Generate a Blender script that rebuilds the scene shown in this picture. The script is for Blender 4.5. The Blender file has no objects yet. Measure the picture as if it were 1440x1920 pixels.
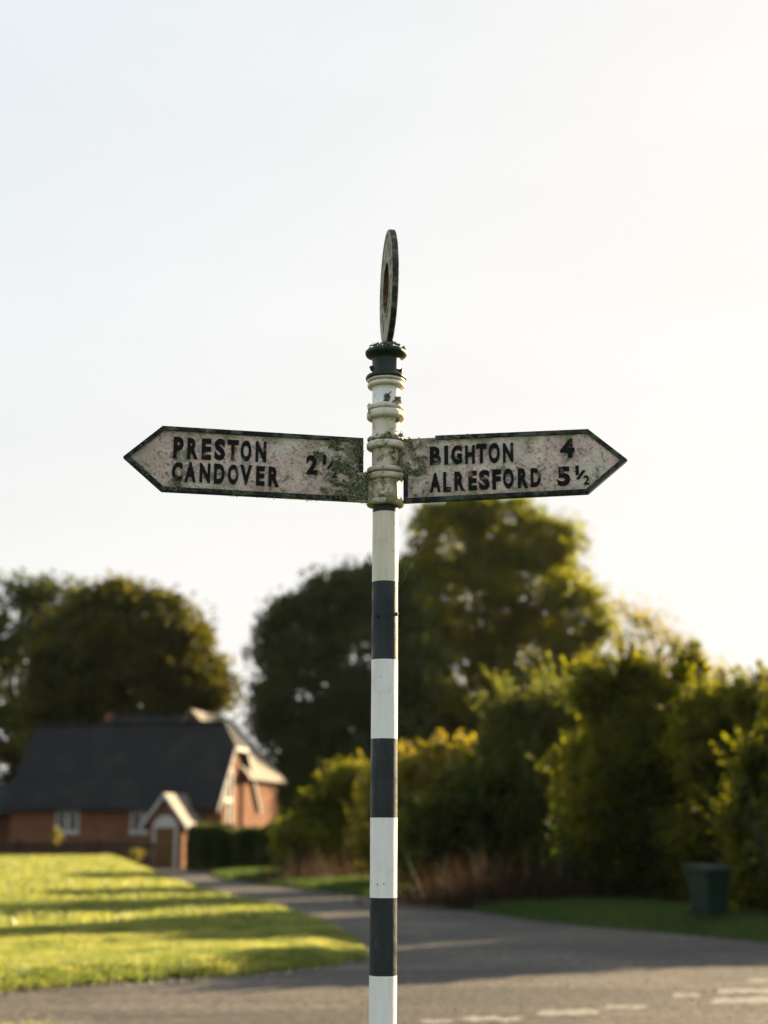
import bpy, bmesh, math, random
import numpy as np
from mathutils import Vector, Matrix, noise as mnoise

C = bpy.context.scene.collection
R = math.radians
rng = np.random.default_rng(7)
random.seed(7)

# ------------------------------------------------------------------ camera
scene = bpy.context.scene
FPX, PITCH, CAMH = 2667.0, math.atan(600 / 2667.0), 1.6      # focal length in photo pixels, tilt, eye height
cam = bpy.data.cameras.new('camera')
cam.sensor_fit = 'VERTICAL'; cam.sensor_height = 36.0; cam.sensor_width = 27.0
cam.lens = 36.0 * FPX / 1920.0
cam.clip_start = 0.1; cam.clip_end = 6000
cam.dof.use_dof = True; cam.dof.focus_distance = 4.08; cam.dof.aperture_fstop = 2.1
cam.dof.aperture_blades = 0
camo = bpy.data.objects.new('camera', cam); C.objects.link(camo)
camo.location = (0, 0, CAMH); camo.rotation_euler = (R(90) + PITCH, 0, 0)
scene.camera = camo

# ------------------------------------------------------------------ world, sun, exposure
SUN_EL, SUN_AZ = R(18.5), R(47)          # azimuth measured from +Y towards +X
world = bpy.data.worlds.new('World'); scene.world = world; world.use_nodes = True
wn, wl = world.node_tree.nodes, world.node_tree.links
wn.clear()
sky = wn.new('ShaderNodeTexSky'); sky.sky_type = 'NISHITA'; sky.sun_disc = False
sky.sun_elevation = SUN_EL; sky.sun_rotation = SUN_AZ
sky.air_density = 1.0; sky.dust_density = 1.6; sky.ozone_density = 1.0
# thin bright haze of high cloud: the sky saturates softly instead of running away near the sun
def vmath(op, a, b=None):
    n = wn.new('ShaderNodeVectorMath'); n.operation = op
    for i, v in enumerate((a, b)):
        if v is None: continue
        if isinstance(v, (tuple, list)): n.inputs[i].default_value = v
        else: wl.new(v, n.inputs[i])
    return n.outputs[0]
KSKY = (5.72, 5.46, 5.14)
ssum = vmath('ADD', vmath('MULTIPLY', sky.outputs[0], (10.5, 11.2, 14.0)), KSKY)
prod = vmath('MULTIPLY', vmath('MULTIPLY', sky.outputs[0], (10.5, 11.2, 14.0)), KSKY)
comp = vmath('DIVIDE', prod, ssum)
# faint streaks of cirrus
tc = wn.new('ShaderNodeTexCoord'); mp = wn.new('ShaderNodeMapping'); mp.inputs['Scale'].default_value = (1.2, 1.2, 5.0)
cn = wn.new('ShaderNodeTexNoise'); cn.inputs['Scale'].default_value = 1.6; cn.inputs['Detail'].default_value = 5
wl.new(tc.outputs['Generated'], mp.inputs[0]); wl.new(mp.outputs[0], cn.inputs['Vector'])
cr = wn.new('ShaderNodeMapRange'); cr.inputs[1].default_value = .35; cr.inputs[2].default_value = .75
cr.inputs[3].default_value = .97; cr.inputs[4].default_value = 1.03
wl.new(cn.outputs[0], cr.inputs[0])
comp2 = vmath('MULTIPLY', comp, cr.outputs[0])
bg = wn.new('ShaderNodeBackground'); bg.inputs['Strength'].default_value = 0.05
wo = wn.new('ShaderNodeOutputWorld')
wl.new(comp2, bg.inputs['Color']); wl.new(bg.outputs[0], wo.inputs['Surface'])

sun = bpy.data.lights.new('sun', 'SUN'); sun.energy = 5.0; sun.angle = R(0.5); sun.color = (1.0, 0.76, 0.45)
suno = bpy.data.objects.new('sun', sun); C.objects.link(suno)
sdir = Vector((math.sin(SUN_AZ) * math.cos(SUN_EL), math.cos(SUN_AZ) * math.cos(SUN_EL), math.sin(SUN_EL)))
suno.location = sdir * 60
suno.rotation_euler = sdir.to_track_quat('Z', 'Y').to_euler()

vs = scene.view_settings
vs.view_transform = 'Standard'; vs.look = 'None'; vs.gamma = 1.0; vs.exposure = 1.965
vs.use_curve_mapping = False
scene.cycles.use_denoising = True
scene.cycles.max_bounces = 6; scene.cycles.diffuse_bounces = 3; scene.cycles.glossy_bounces = 2
scene.cycles.transmission_bounces = 4; scene.cycles.transparent_max_bounces = 4
scene.cycles.caustics_reflective = False; scene.cycles.caustics_refractive = False
scene.cycles.sample_clamp_indirect = 6.0

# ------------------------------------------------------------------ measuring helpers
CP, SP = math.cos(PITCH), math.sin(PITCH)
def ray(px, py):
    cx, cy = (px - 720) / FPX, (960 - py) / FPX
    return Vector((cx, CP - cy * SP, SP + cy * CP))
def at(px, py, Y):                      # world point seen at a photo pixel, at depth Y
    r = ray(px, py); t = Y / r.y
    return Vector((r.x * t, Y, CAMH + r.z * t))
def gnd(px, py, z=0.0):                 # world point on the ground under a photo pixel
    r = ray(px, py); t = (z - CAMH) / r.z
    return Vector((r.x * t, r.y * t, z))
def ppm(Y): return FPX / (Y * CP)       # photo pixels per metre at depth Y (near eye level)

# ------------------------------------------------------------------ materials
def mat(name, color=(.5, .5, .5), rough=.8, spec=.3, metallic=0.0):
    m = bpy.data.materials.new(name); m.use_nodes = True
    b = m.node_tree.nodes['Principled BSDF']
    b.inputs['Base Color'].default_value = (*color, 1); b.inputs['Roughness'].default_value = rough
    b.inputs['Specular IOR Level'].default_value = spec; b.inputs['Metallic'].default_value = metallic
    return m
class NT:
    def __init__(s, m): s.m = m; s.n = m.node_tree.nodes; s.l = m.node_tree.links; s.b = s.n['Principled BSDF']
    def coord(s, which='Object', scale=(1, 1, 1)):
        t = s.n.new('ShaderNodeTexCoord'); mp = s.n.new('ShaderNodeMapping'); mp.inputs['Scale'].default_value = scale
        s.l.new(t.outputs[which], mp.inputs[0]); return mp.outputs[0]
    def noise(s, vec, scale, detail=4, rough=.55, dist=0.0):
        t = s.n.new('ShaderNodeTexNoise'); t.inputs['Scale'].default_value = scale
        t.inputs['Detail'].default_value = detail; t.inputs['Roughness'].default_value = rough
        t.inputs['Distortion'].default_value = dist
        s.l.new(vec, t.inputs['Vector']); return t.outputs[0]
    def voronoi(s, vec, scale, feature='F1'):
        t = s.n.new('ShaderNodeTexVoronoi'); t.inputs['Scale'].default_value = scale; t.feature = feature
        s.l.new(vec, t.inputs['Vector']); return t
    def ramp(s, fac, stops, interp='LINEAR'):
        r = s.n.new('ShaderNodeValToRGB'); e = r.color_ramp.elements; r.color_ramp.interpolation = interp
        while len(e) < len(stops): e.new(.5)
        for i, (p, c) in enumerate(stops):
            e[i].position = p; e[i].color = (*c, 1) if len(c) == 3 else c
        s.l.new(fac, r.inputs[0]); return r.outputs[0]
    def rng(s, fac, a, b, c=0.0, d=1.0):
        r = s.n.new('ShaderNodeMapRange'); r.inputs[1].default_value = a; r.inputs[2].default_value = b
        r.inputs[3].default_value = c; r.inputs[4].default_value = d
        s.l.new(fac, r.inputs[0]); return r.outputs[0]
    def mix(s, fac, a, b, mode='MIX'):
        x = s.n.new('ShaderNodeMix'); x.data_type = 'RGBA'; x.blend_type = mode
        for sock, v in ((x.inputs[0], fac), (x.inputs[6], a), (x.inputs[7], b)):
            if isinstance(v, tuple): sock.default_value = (*v, 1)
            elif isinstance(v, (int, float)): sock.default_value = v
            else: s.l.new(v, sock)
        return x.outputs[2]
    def math(s, op, a, b=0.0):
        x = s.n.new('ShaderNodeMath'); x.operation = op
        for i, v in enumerate((a, b)):
            if isinstance(v, (int, float)): x.inputs[i].default_value = v
            else: s.l.new(v, x.inputs[i])
        return x.outputs[0]
    def sep(s, vec):
        x = s.n.new('ShaderNodeSeparateXYZ'); s.l.new(vec, x.inputs[0]); return x.outputs
    def color(s, c): s.l.new(c, s.b.inputs['Base Color'])
    def bump(s, h, strength=.5, dist=.01):
        x = s.n.new('ShaderNodeBump'); x.inputs['Strength'].default_value = strength; x.inputs['Distance'].default_value = dist
        s.l.new(h, x.inputs['Height']); s.l.new(x.outputs[0], s.b.inputs['Normal'])

def leaf_mat(name, c1, c2, trans=.45, tcol=None, nscale=.55, rough=.6, spec=.25):
    """leaves: two-sided diffuse plus translucency, colour varying leaf by leaf and clump by clump"""
    m = bpy.data.materials.new(name); m.use_nodes = True
    n, l = m.node_tree.nodes, m.node_tree.links; n.clear()
    g = n.new('ShaderNodeNewGeometry'); tc = n.new('ShaderNodeTexCoord')
    ns = n.new('ShaderNodeTexNoise'); ns.inputs['Scale'].default_value = nscale; ns.inputs['Detail'].default_value = 3
    l.new(tc.outputs['Object'], ns.inputs['Vector'])
    ad = n.new('ShaderNodeMath'); ad.operation = 'MULTIPLY_ADD'; ad.inputs[1].default_value = .55
    l.new(g.outputs['Random Per Island'], ad.inputs[0])
    nm = n.new('ShaderNodeMapRange'); nm.inputs[1].default_value = .35; nm.inputs[2].default_value = .65
    nm.inputs[3].default_value = -.05; nm.inputs[4].default_value = .5
    l.new(ns.outputs[0], nm.inputs[0]); l.new(nm.outputs[0], ad.inputs[2])
    r = n.new('ShaderNodeValToRGB'); e = r.color_ramp.elements
    e[0].color = (*c1, 1); e[1].color = (*c2, 1)
    l.new(ad.outputs[0], r.inputs[0])
    d = n.new('ShaderNodeBsdfPrincipled'); d.inputs['Roughness'].default_value = rough; d.inputs['Specular IOR Level'].default_value = spec
    l.new(r.outputs[0], d.inputs['Base Color'])
    t = n.new('ShaderNodeBsdfTranslucent')
    hs = n.new('ShaderNodeMix'); hs.data_type = 'RGBA'; hs.blend_type = 'MULTIPLY'; hs.inputs[0].default_value = 1
    l.new(r.outputs[0], hs.inputs[6]); hs.inputs[7].default_value = (*(tcol or (2.6, 2.3, .9)), 1)
    l.new(hs.outputs[2], t.inputs['Color'])
    mx = n.new('ShaderNodeMixShader'); mx.inputs[0].default_value = trans
    l.new(d.outputs[0], mx.inputs[1]); l.new(t.outputs[0], mx.inputs[2])
    o = n.new('ShaderNodeOutputMaterial'); l.new(mx.outputs[0], o.inputs['Surface'])
    return m

M = {}
# asphalt
m = M['asphalt'] = mat('asphalt', rough=.8, spec=.22); k = NT(m); v = k.coord()
big = k.noise(v, .35, 4); fine = k.noise(v, 55, 3, .7); vo = k.voronoi(v, 75)
streak = k.noise(k.coord(scale=(.25, 1.6, 1)), 1.1, 4)
col = k.ramp(big, [(.3, (.048, .045, .044)), (.7, (.090, .083, .076))])
col = k.mix(k.rng(streak, .45, .65), col, (.115, .104, .092))
chip = k.ramp(vo.outputs['Color'], [(.25, (.55, .55, .55)), (.8, (1.7, 1.65, 1.55))])
col = k.mix(.75, col, chip, 'MULTIPLY')
mid = k.noise(v, 9, 5, .75)
col = k.mix(k.rng(mid, .50, .66, 0, .75), col, (.25, .22, .18)); col = k.mix(k.rng(mid, .48, .36, 0, .6), col, (.035, .033, .032))
patch = k.noise(k.coord(scale=(.5, 1, 1)), .55, 3, .5, .6); col = k.mix(k.rng(patch, .50, .53, 0, .45), col, (.040, .039, .040))
k.color(k.mix(k.rng(fine, .55, .75, 0, .5), col, (.05, .047, .045)))
k.bump(k.math('ADD', k.math('MULTIPLY', vo.outputs['Distance'], 1.2), fine), .9, .012)
# soil and field
m = M['soil'] = mat('soil', rough=.95, spec=.1); k = NT(m); v = k.coord()
k.color(k.ramp(k.noise(v, 2.2, 5), [(.35, (.030, .045, .012)), (.65, (.075, .075, .035))])); k.bump(k.noise(v, 30, 4), .6, .03)
m = M['turf'] = mat('turf', rough=.95, spec=.1); k = NT(m); v = k.coord()
k.color(k.mix(k.noise(v, 12, 4), k.ramp(k.noise(v, .6, 4), [(.35, (.022, .040, .010)), (.65, (.055, .062, .022))]), (.03, .05, .01)))
k.bump(k.noise(v, 40, 4), .7, .03)
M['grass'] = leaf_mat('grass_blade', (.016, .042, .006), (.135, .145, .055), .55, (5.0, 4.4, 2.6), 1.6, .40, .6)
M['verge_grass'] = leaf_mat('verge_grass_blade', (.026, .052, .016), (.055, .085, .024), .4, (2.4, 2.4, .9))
M['leaf_dark'] = leaf_mat('leaf_dark', (.012, .023, .009), (.036, .050, .014), .38, (4.0, 3.6, .7))
M['leaf_brown'] = leaf_mat('leaf_brown', (.015, .023, .009), (.060, .060, .014), .40, (4.2, 3.6, .6))
M['leaf_oak'] = leaf_mat('leaf_oak', (.016, .026, .006), (.060, .070, .011), .48, (7.6, 6.2, .5))
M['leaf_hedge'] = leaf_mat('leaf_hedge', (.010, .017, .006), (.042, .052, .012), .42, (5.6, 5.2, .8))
M['leaf_hedge_lit'] = leaf_mat('leaf_hedge_sunlit', (.008, .015, .005), (.060, .068, .013), .52, (8.0, 6.6, .7))  # hedge leaf with sunlight put into its brighter, yellower colour
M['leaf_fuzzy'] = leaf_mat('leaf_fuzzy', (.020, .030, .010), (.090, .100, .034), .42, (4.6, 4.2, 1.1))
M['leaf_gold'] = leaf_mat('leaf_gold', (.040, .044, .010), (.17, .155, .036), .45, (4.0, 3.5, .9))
M['dry'] = leaf_mat('dry_stem', (.014, .010, .006), (.042, .027, .015), .3, (2.2, 1.6, .8))
M['bark'] = mat('bark', (.06, .045, .032), .95, .1); k = NT(M['bark']); v = k.coord(scale=(1, 1, .25))
k.color(k.ramp(k.noise(v, 14, 5), [(.35, (.03, .022, .016)), (.65, (.10, .08, .058))])); k.bump(k.noise(v, 20, 4), .8, .03)

# signpost paints ------------------------------------------------
def white_paint(name, tint=(.87, .89, .90), dirt=.5, scale=1.0, algae=0.0):
    m = mat(name, rough=.38, spec=.45); k = NT(m); v = k.coord()
    streak = k.noise(k.coord(scale=(1, 1, .12)), 38, 4, .6)
    c = k.mix(k.rng(streak, .42, .72, 0, dirt), tint, (tint[0] * .72, tint[1] * .68, tint[2] * .58))
    blot = k.noise(v, 9, 5, .65, .4)
    c = k.mix(k.rng(blot, .55, .72, 0, dirt), c, (.46, .42, .31))
    vo = k.voronoi(v, 34 * scale); nz = k.noise(v, 11, 3)
    spot = k.math('MULTIPLY', k.rng(vo.outputs['Distance'], .12, .05), k.rng(nz, .47, .55))
    c = k.mix(spot, c, (.11, .065, .04))
    fine = k.noise(v, 160, 3, .7)
    c = k.mix(k.rng(fine, .66, .74, 0, dirt), c, (.25, .22, .15))
    if algae:
        a = k.noise(v, 26, 5, .7, .6)
        c = k.mix(k.rng(a, .60 - .2 * algae, .70 - .2 * algae), c, (.20, .185, .075))
        a2 = k.noise(v, 60, 4, .7)
        c = k.mix(k.rng(a2, .60, .68, 0, .9), c, (.075, .085, .05))
        k.l.new(k.rng(a, .4, .6, .4, .85), k.b.inputs['Roughness'])
    k.color(c); k.bump(k.math('ADD', k.noise(v, 45, 4), k.math('MULTIPLY', fine, .35)), .35, .002)
    return m
M['white'] = white_paint('white_paint', dirt=.35)
M['cream'] = white_paint('cream_paint', (.72, .68, .56), dirt=.6)
M['collar'] = white_paint('collar_paint', (.68, .645, .55), dirt=.8, algae=.3)
M['collar_mossy'] = white_paint('mossy_collar_paint', (.56, .52, .43), dirt=.9, algae=.62)
def black_paint(name, c0=(.007, .013, .015), c1=(.024, .036, .040)):
    m = mat(name, rough=.42, spec=.3); k = NT(m); v = k.coord()
    streak = k.noise(k.coord(scale=(1, 1, .2)), 26, 4, .6)
    c = k.ramp(streak, [(.3, c0), (.7, c1)])
    c = k.mix(k.rng(k.noise(v, 110, 3, .7), .66, .74, 0, .6), c, (.10, .10, .085))
    ch = k.noise(k.coord(scale=(1, 1, .5)), 42, 5, .75); c = k.mix(k.rng(ch, .66, .70, 0, .8), c, (.16, .14, .11))
    k.l.new(k.rng(k.noise(v, 18, 4), .3, .7, .3, .6), k.b.inputs['Roughness'])
    k.color(c); k.bump(k.noise(v, 60, 4), .4, .002); return m
M['black'] = black_paint('black_paint')
M['cap'] = black_paint('cap_paint', (.007, .020, .018), (.020, .036, .030))
k = NT(M['cap']); 
# border: black with lichen dust
m = M['border'] = mat('border_paint', rough=.7, spec=.15); k = NT(m); v = k.coord()
a = k.noise(v, 20, 5, .65, .5); x = k.sep(v)
c = k.ramp(k.noise(v, 70, 4), [(.3, (.006, .008, .011)), (.7, (.018, .022, .026))])
c = k.mix(k.rng(a, .47, .60, 0, .95), c, (.075, .10, .075))
c = k.mix(k.rng(k.noise(v, 120, 3, .7), .60, .70, 0, .6), c, (.17, .18, .13))
k.color(c); k.bump(k.noise(v, 150, 4, .7), .6, .003)
m = M['letter'] = mat('letter_paint', rough=.7, spec=.12); k = NT(m); v = k.coord()
a = k.noise(v, 22, 4, .6, .5)
c = k.mix(k.rng(k.noise(v, 150, 3, .7), .52, .70, 0, .7), (.006, .008, .009), (.035, .03, .026))
c = k.mix(k.rng(a, .62, .68, 0, .8), c, (.22, .165, .13))
k.color(c); k.bump(k.noise(v, 170, 4, .7), .5, .002)
def plate_mat(name, side):
    """weathered face: pinkish old paint, pale and green lichen, heavier towards the post and along the edges"""
    m = mat(name, rough=.9, spec=.15); k = NT(m); v = k.coord(); X = k.sep(v)
    n1 = k.noise(v, 19, 6, .72, .8); n2 = k.noise(v, 95, 5, .75); n3 = k.noise(v, 9, 5, .65, .8)
    c = k.ramp(n1, [(.32, (.24, .19, .16)), (.42, (.55, .43, .385)), (.56, (.74, .58, .53)), (.68, (.84, .78, .68))])
    c = k.mix(k.rng(n2, .53, .62, 0, .8), c, (.13, .11, .085))
    c = k.mix(k.rng(n2, .44, .34, 0, .8), c, (.66, .63, .55))
    c = k.mix(k.rng(n3, .54, .62, 0, .8), c, (.64, .64, .55))                       # pale lichen fields
    n4 = k.noise(v, 16, 6, .7, .6)
    c = k.mix(k.rng(n4, .57, .63, 0, .85), c, (.17, .20, .13))
    if side == 'left': c = k.mix(k.math('MULTIPLY', k.rng(X[0], -.62, -.73), k.rng(n1, .40, .58)), c, (.20, .24, .17))                        # grey green lichen
    # heavier growth near the post; stains follow the ends of the casting
    if side == 'left': g = k.rng(X[0], -.27, -.06)
    else: g = k.rng(X[0], .20, .04)
    gg = k.math('MULTIPLY', g, k.rng(k.noise(v, 24, 6, .75, .6), .34, .58))
    c = k.mix(k.math('MULTIPLY', gg, .9 if side == 'left' else .65), c, (.105, .125, .075))
    gp = k.math('MULTIPLY', g, k.rng(k.noise(v, 36, 5, .75, .4), .55, .64))
    c = k.mix(gp, c, (.66, .67, .60))
    vo = k.voronoi(v, 42); c = k.mix(k.math('MULTIPLY', k.rng(vo.outputs['Distance'], .22, .10), k.rng(n3, .42, .56)), c, (.70, .69, .60))
    dk = k.noise(v, 52, 5, .8, .3); c = k.mix(k.rng(dk, .58, .66, 0, .8), c, (.085, .10, .07))
    e = k.math('MULTIPLY', k.rng(k.math('ABSOLUTE', X[2]), .055, .085), k.rng(n4, .38, .58))
    c = k.mix(k.math('MULTIPLY', e, .8), c, (.22, .24, .12))
    k.color(c); k.bump(k.math('ADD', k.math('MULTIPLY', n2, .8), k.math('MULTIPLY', n1, .6)), 1.0, .006)
    return m
M['plate_l'] = plate_mat('weathered_face_a', 'left'); M['plate_r'] = plate_mat('weathered_face_b', 'right')
m = M['iron'] = mat('old_iron', rough=.9, spec=.2); k = NT(m); v = k.coord()
n1 = k.noise(v, 28, 6, .7, .3)
c = k.ramp(n1, [(.3, (.18, .16, .13)), (.48, (.40, .37, .31)), (.62, (.56, .53, .45)), (.75, (.20, .22, .17))])
k.color(k.mix(k.rng(k.noise(v, 110, 4, .7), .55, .7, 0, .7), c, (.05, .045, .035))); k.bump(k.noise(v, 90, 5, .7), 1, .005)
M['ring_edge'] = m = mat('ring_edge', rough=.8, spec=.2); k = NT(m); v = k.coord()
k.color(k.ramp(k.noise(v, 26, 6, .7, .3), [(.35, (.012, .022, .02)), (.52, (.05, .06, .05)), (.65, (.20, .20, .16))])); k.bump(k.noise(v, 90, 5, .7), 1, .004)
m = M['rust'] = mat('rust', rough=.95, spec=.1); k = NT(m); v = k.coord()
k.color(k.ramp(k.noise(v, 60, 5, .7), [(.35, (.035, .026, .018)), (.65, (.13, .09, .06))])); k.bump(k.noise(v, 90, 4), 1, .004)
def moss_mat(name, cols):
    m = mat(name, rough=.95, spec=.1); k = NT(m)
    g = k.n.new('ShaderNodeNewGeometry')
    st = [(i / (len(cols) - 1), c) for i, c in enumerate(cols)]
    k.color(k.ramp(g.outputs['Random Per Island'], st)); return m
M['moss'] = moss_mat('moss', [(.045, .070, .035), (.10, .13, .06), (.17, .17, .04), (.15, .19, .14), (.36, .38, .31)])
M['lichen'] = moss_mat('lichen', [(.30, .31, .25), (.20, .19, .10), (.40, .41, .36), (.16, .16, .07)])
M['crust'] = moss_mat('rust_crust', [(.09, .075, .06), (.16, .12, .09), (.27, .25, .22), (.06, .06, .06)])

# church
def brick(name, c1, c2, mortar, sc=1.0):
    m = mat(name, rough=.9, spec=.15); k = NT(m); t = k.n.new('ShaderNodeTexBrick')
    tcn = k.n.new('ShaderNodeTexCoord'); x = k.sep(tcn.outputs['Object'])
    cb = k.n.new('ShaderNodeCombineXYZ'); k.l.new(k.math('ADD', x[0], x[1]), cb.inputs[0]); k.l.new(x[2], cb.inputs[1])
    k.l.new(cb.outputs[0], t.inputs['Vector'])
    t.inputs['Scale'].default_value = 1.0; t.inputs['Brick Width'].default_value = .225; t.inputs['Row Height'].default_value = .075
    t.inputs['Mortar Size'].default_value = .008
    t.inputs['Color1'].default_value = (*c1, 1); t.inputs['Color2'].default_value = (*c2, 1); t.inputs['Mortar'].default_value = (*mortar, 1)
    n = k.noise(tcn.outputs['Object'], 1.2, 5)
    k.color(k.mix(k.rng(n, .45, .7, 0, .5), t.outputs[0], (.085, .045, .03))); k.bump(t.outputs['Fac'], .3, .01); return m
M['brick'] = brick('red_brick', (.13, .040, .022), (.21, .082, .034), (.17, .13, .09))
m = M['slate'] = mat('slate_roof', rough=.65, spec=.14); k = NT(m); v = k.coord()
t = k.n.new('ShaderNodeTexBrick'); k.l.new(v, t.inputs['Vector']); t.inputs['Scale'].default_value = 1; t.inputs['Brick Width'].default_value = .28
t.inputs['Row Height'].default_value = .16; t.inputs['Mortar Size'].default_value = .008
t.inputs['Color1'].default_value = (.007, .009, .0105, 1); t.inputs['Color2'].default_value = (.013, .015, .017, 1); t.inputs['Mortar'].default_value = (.008, .008, .01, 1)
k.color(k.mix(k.rng(k.noise(v, .8, 4), .5, .7, 0, .5), t.outputs[0], (.03, .032, .026))); k.bump(t.outputs['Fac'], .4, .01)
m = M['tile'] = mat('sun_sheen_tile', rough=.55, spec=.4); k = NT(m); v = k.coord()  # sun sheen on wing and porch roofs put into the pale colour
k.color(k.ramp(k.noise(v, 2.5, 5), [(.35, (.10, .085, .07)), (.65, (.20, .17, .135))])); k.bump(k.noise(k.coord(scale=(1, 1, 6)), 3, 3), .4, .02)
M['trim'] = mat('white_trim', (.40, .62, .60), .6, .3); k = NT(M['trim']); v = k.coord()
k.color(k.ramp(k.noise(v, 5, 4), [(.3, (.33, .33, .33)), (.7, (.50, .50, .48))]))
M['glass'] = mat('dark_glass', (.02, .025, .03), .08, .6)
M['door'] = mat('oak_door', (.17, .09, .02), .7, .3); k = NT(M['door']); v = k.coord(scale=(6, 1, .6))
k.color(k.ramp(k.noise(v, 6, 4), [(.3, (.07, .036, .008)), (.7, (.13, .068, .014))]))
M['fence'] = mat('weathered_timber', (.06, .05, .04), .9, .1); k = NT(M['fence']); v = k.coord(scale=(1, 1, .2))
k.color(k.ramp(k.noise(v, 9, 4), [(.3, (.016, .014, .011)), (.7, (.045, .038, .03))]))
m = M['bin'] = mat('green_plastic', (.012, .075, .05), .5, .2); k = NT(m); v = k.coord()
k.color(k.ramp(k.noise(v, 5, 4), [(.3, (.004, .018, .012)), (.7, (.006, .026, .018))]))
M['rubber'] = mat('black_rubber', (.02, .02, .02), .8, .2)
m = M['marking'] = mat('road_paint', rough=.8, spec=.2); k = NT(m); v = k.coord()
k.color(k.mix(k.rng(k.noise(v, 12, 5, .8), .42, .56, 0, .9), (.36, .34, .30), (.085, .08, .075))); k.bump(k.voronoi(v, 75).outputs['Distance'], .7, .01)
m = M['stone'] = mat('pebble', rough=.9, spec=.15); k = NT(m); g = k.n.new('ShaderNodeNewGeometry')
k.color(k.ramp(g.outputs['Random Per Island'], [(0, (.10, .085, .07)), (.6, (.22, .19, .15)), (1, (.42, .37, .28))]))

# ------------------------------------------------------------------ object helpers
def tag(o, label=None, cat=None, group=None, kind=None):
    if label: o['label'] = label
    if cat: o['category'] = cat
    if group: o['group'] = group
    if kind: o['kind'] = kind
    return o
def empty(name, loc=(0, 0, 0), rz=0.0, **kw):
    o = bpy.data.objects.new(name, None); C.objects.link(o); o.location = loc; o.rotation_euler = (0, 0, rz)
    o.empty_display_size = .2
    return tag(o, **kw)
def link(name, me, m, parent=None, **kw):
    o = bpy.data.objects.new(name, me); C.objects.link(o)
    for q in (m if isinstance(m, (list, tuple)) else [m]): me.materials.append(q)
    if parent is not None: o.parent = parent
    return tag(o, **kw)
def obj(name, bm, m, parent=None, smooth=False, **kw):
    me = bpy.data.meshes.new(name)
    bmesh.ops.recalc_face_normals(bm, faces=bm.faces)
    bm.to_mesh(me); bm.free()
    if smooth:
        for p in me.polygons: p.use_smooth = True
    return link(name, me, m, parent, **kw)
def quads(name, V, m, parent=None, n=4, **kw):
    """mesh of separate n-gons from an array (count, n, 3)"""
    me = bpy.data.meshes.new(name); k = len(V)
    me.vertices.add(k * n); me.vertices.foreach_set('co', V.reshape(-1).astype(np.float32))
    me.loops.add(k * n); me.loops.foreach_set('vertex_index', np.arange(k * n, dtype=np.int32))
    me.polygons.add(k); me.polygons.foreach_set('loop_start', np.arange(0, k * n, n, dtype=np.int32))
    me.polygons.foreach_set('loop_total', np.full(k, n, dtype=np.int32))
    me.update(calc_edges=True)
    return link(name, me, m, parent, **kw)
def box(bm, x0, x1, y0, y1, z0, z1, M4=None):
    vs_ = [bm.verts.new((x, y, z)) for x in (x0, x1) for y in (y0, y1) for z in (z0, z1)]
    if M4 is not None:
        for q in vs_: q.co = M4 @ q.co
    for f in ((0, 1, 3, 2), (4, 6, 7, 5), (0, 4, 5, 1), (2, 3, 7, 6), (0, 2, 6, 4), (1, 5, 7, 3)):
        bm.faces.new([vs_[i] for i in f])
def prism_xz(bm, pts, y0, y1):
    """polygon in the x-z plane extruded along y"""
    a = [bm.verts.new((p[0], y0, p[1])) for p in pts]; b = [bm.verts.new((p[0], y1, p[1])) for p in pts]
    bm.faces.new(a); bm.faces.new(b[::-1])
    for i in range(len(pts)):
        j = (i + 1) % len(pts); bm.faces.new((a[i], a[j], b[j], b[i]))
def slab(bm, corners, th):
    """sloped slab: four corners (top face, counter clockwise from above), thickness straight down"""
    t = [bm.verts.new(c) for c in corners]; b = [bm.verts.new((c[0], c[1], c[2] - th)) for c in corners]
    bm.faces.new(t); bm.faces.new(b[::-1])
    for i in range(len(t)):
        j = (i + 1) % len(t); bm.faces.new((t[i], t[j], b[j], b[i]))
def lathe(bm, prof, seg=48, center=(0, 0), wob=0.0, seed=0, cap=True):
    rings = []
    for i, (r, z) in enumerate(prof):
        ring = []
        for s in range(seg):
            a = 2 * math.pi * s / seg
            rr = r
            if wob: rr += wob * mnoise.noise(Vector((math.cos(a) * 3 + seed, math.sin(a) * 3, z * 30)))
            ring.append(bm.verts.new((center[0] + rr * math.cos(a), center[1] + rr * math.sin(a), z)))
        rings.append(ring)
    fs = []
    for a, b in zip(rings[:-1], rings[1:]):
        for s in range(seg):
            fs.append(bm.faces.new((a[s], a[(s + 1) % seg], b[(s + 1) % seg], b[s])))
    if cap:
        bm.faces.new(rings[0][::-1]); bm.faces.new(rings[-1])
    return rings
def tube(bm, pts, radii, seg=7):
    pts = [Vector(p) for p in pts]; rings = []
    for i, p in enumerate(pts):
        d = (pts[min(i + 1, len(pts) - 1)] - pts[max(i - 1, 0)]).normalized()
        u = d.orthogonal().normalized() if i == 0 else (u - d * u.dot(d)).normalized()
        w = d.cross(u)
        rings.append([bm.verts.new(p + (u * math.cos(2 * math.pi * s / seg) + w * math.sin(2 * math.pi * s / seg)) * radii[i]) for s in range(seg)])
    for a, b in zip(rings[:-1], rings[1:]):
        for s in range(seg): bm.faces.new((a[s], a[(s + 1) % seg], b[(s + 1) % seg], b[s]))
    bm.faces.new(rings[0][::-1]); bm.faces.new(rings[-1])

# ------------------------------------------------------------------ ground, road, lawn, verges
bm = bmesh.new()
g = 3000
for i in range(1):
    f = [bm.verts.new(p) for p in ((-g, -g, -.04), (g, -g, -.04), (g, g, -.04), (-g, g, -.04))]; bm.faces.new(f)
obj('ground', bm, M['soil'], kind='structure')

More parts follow.
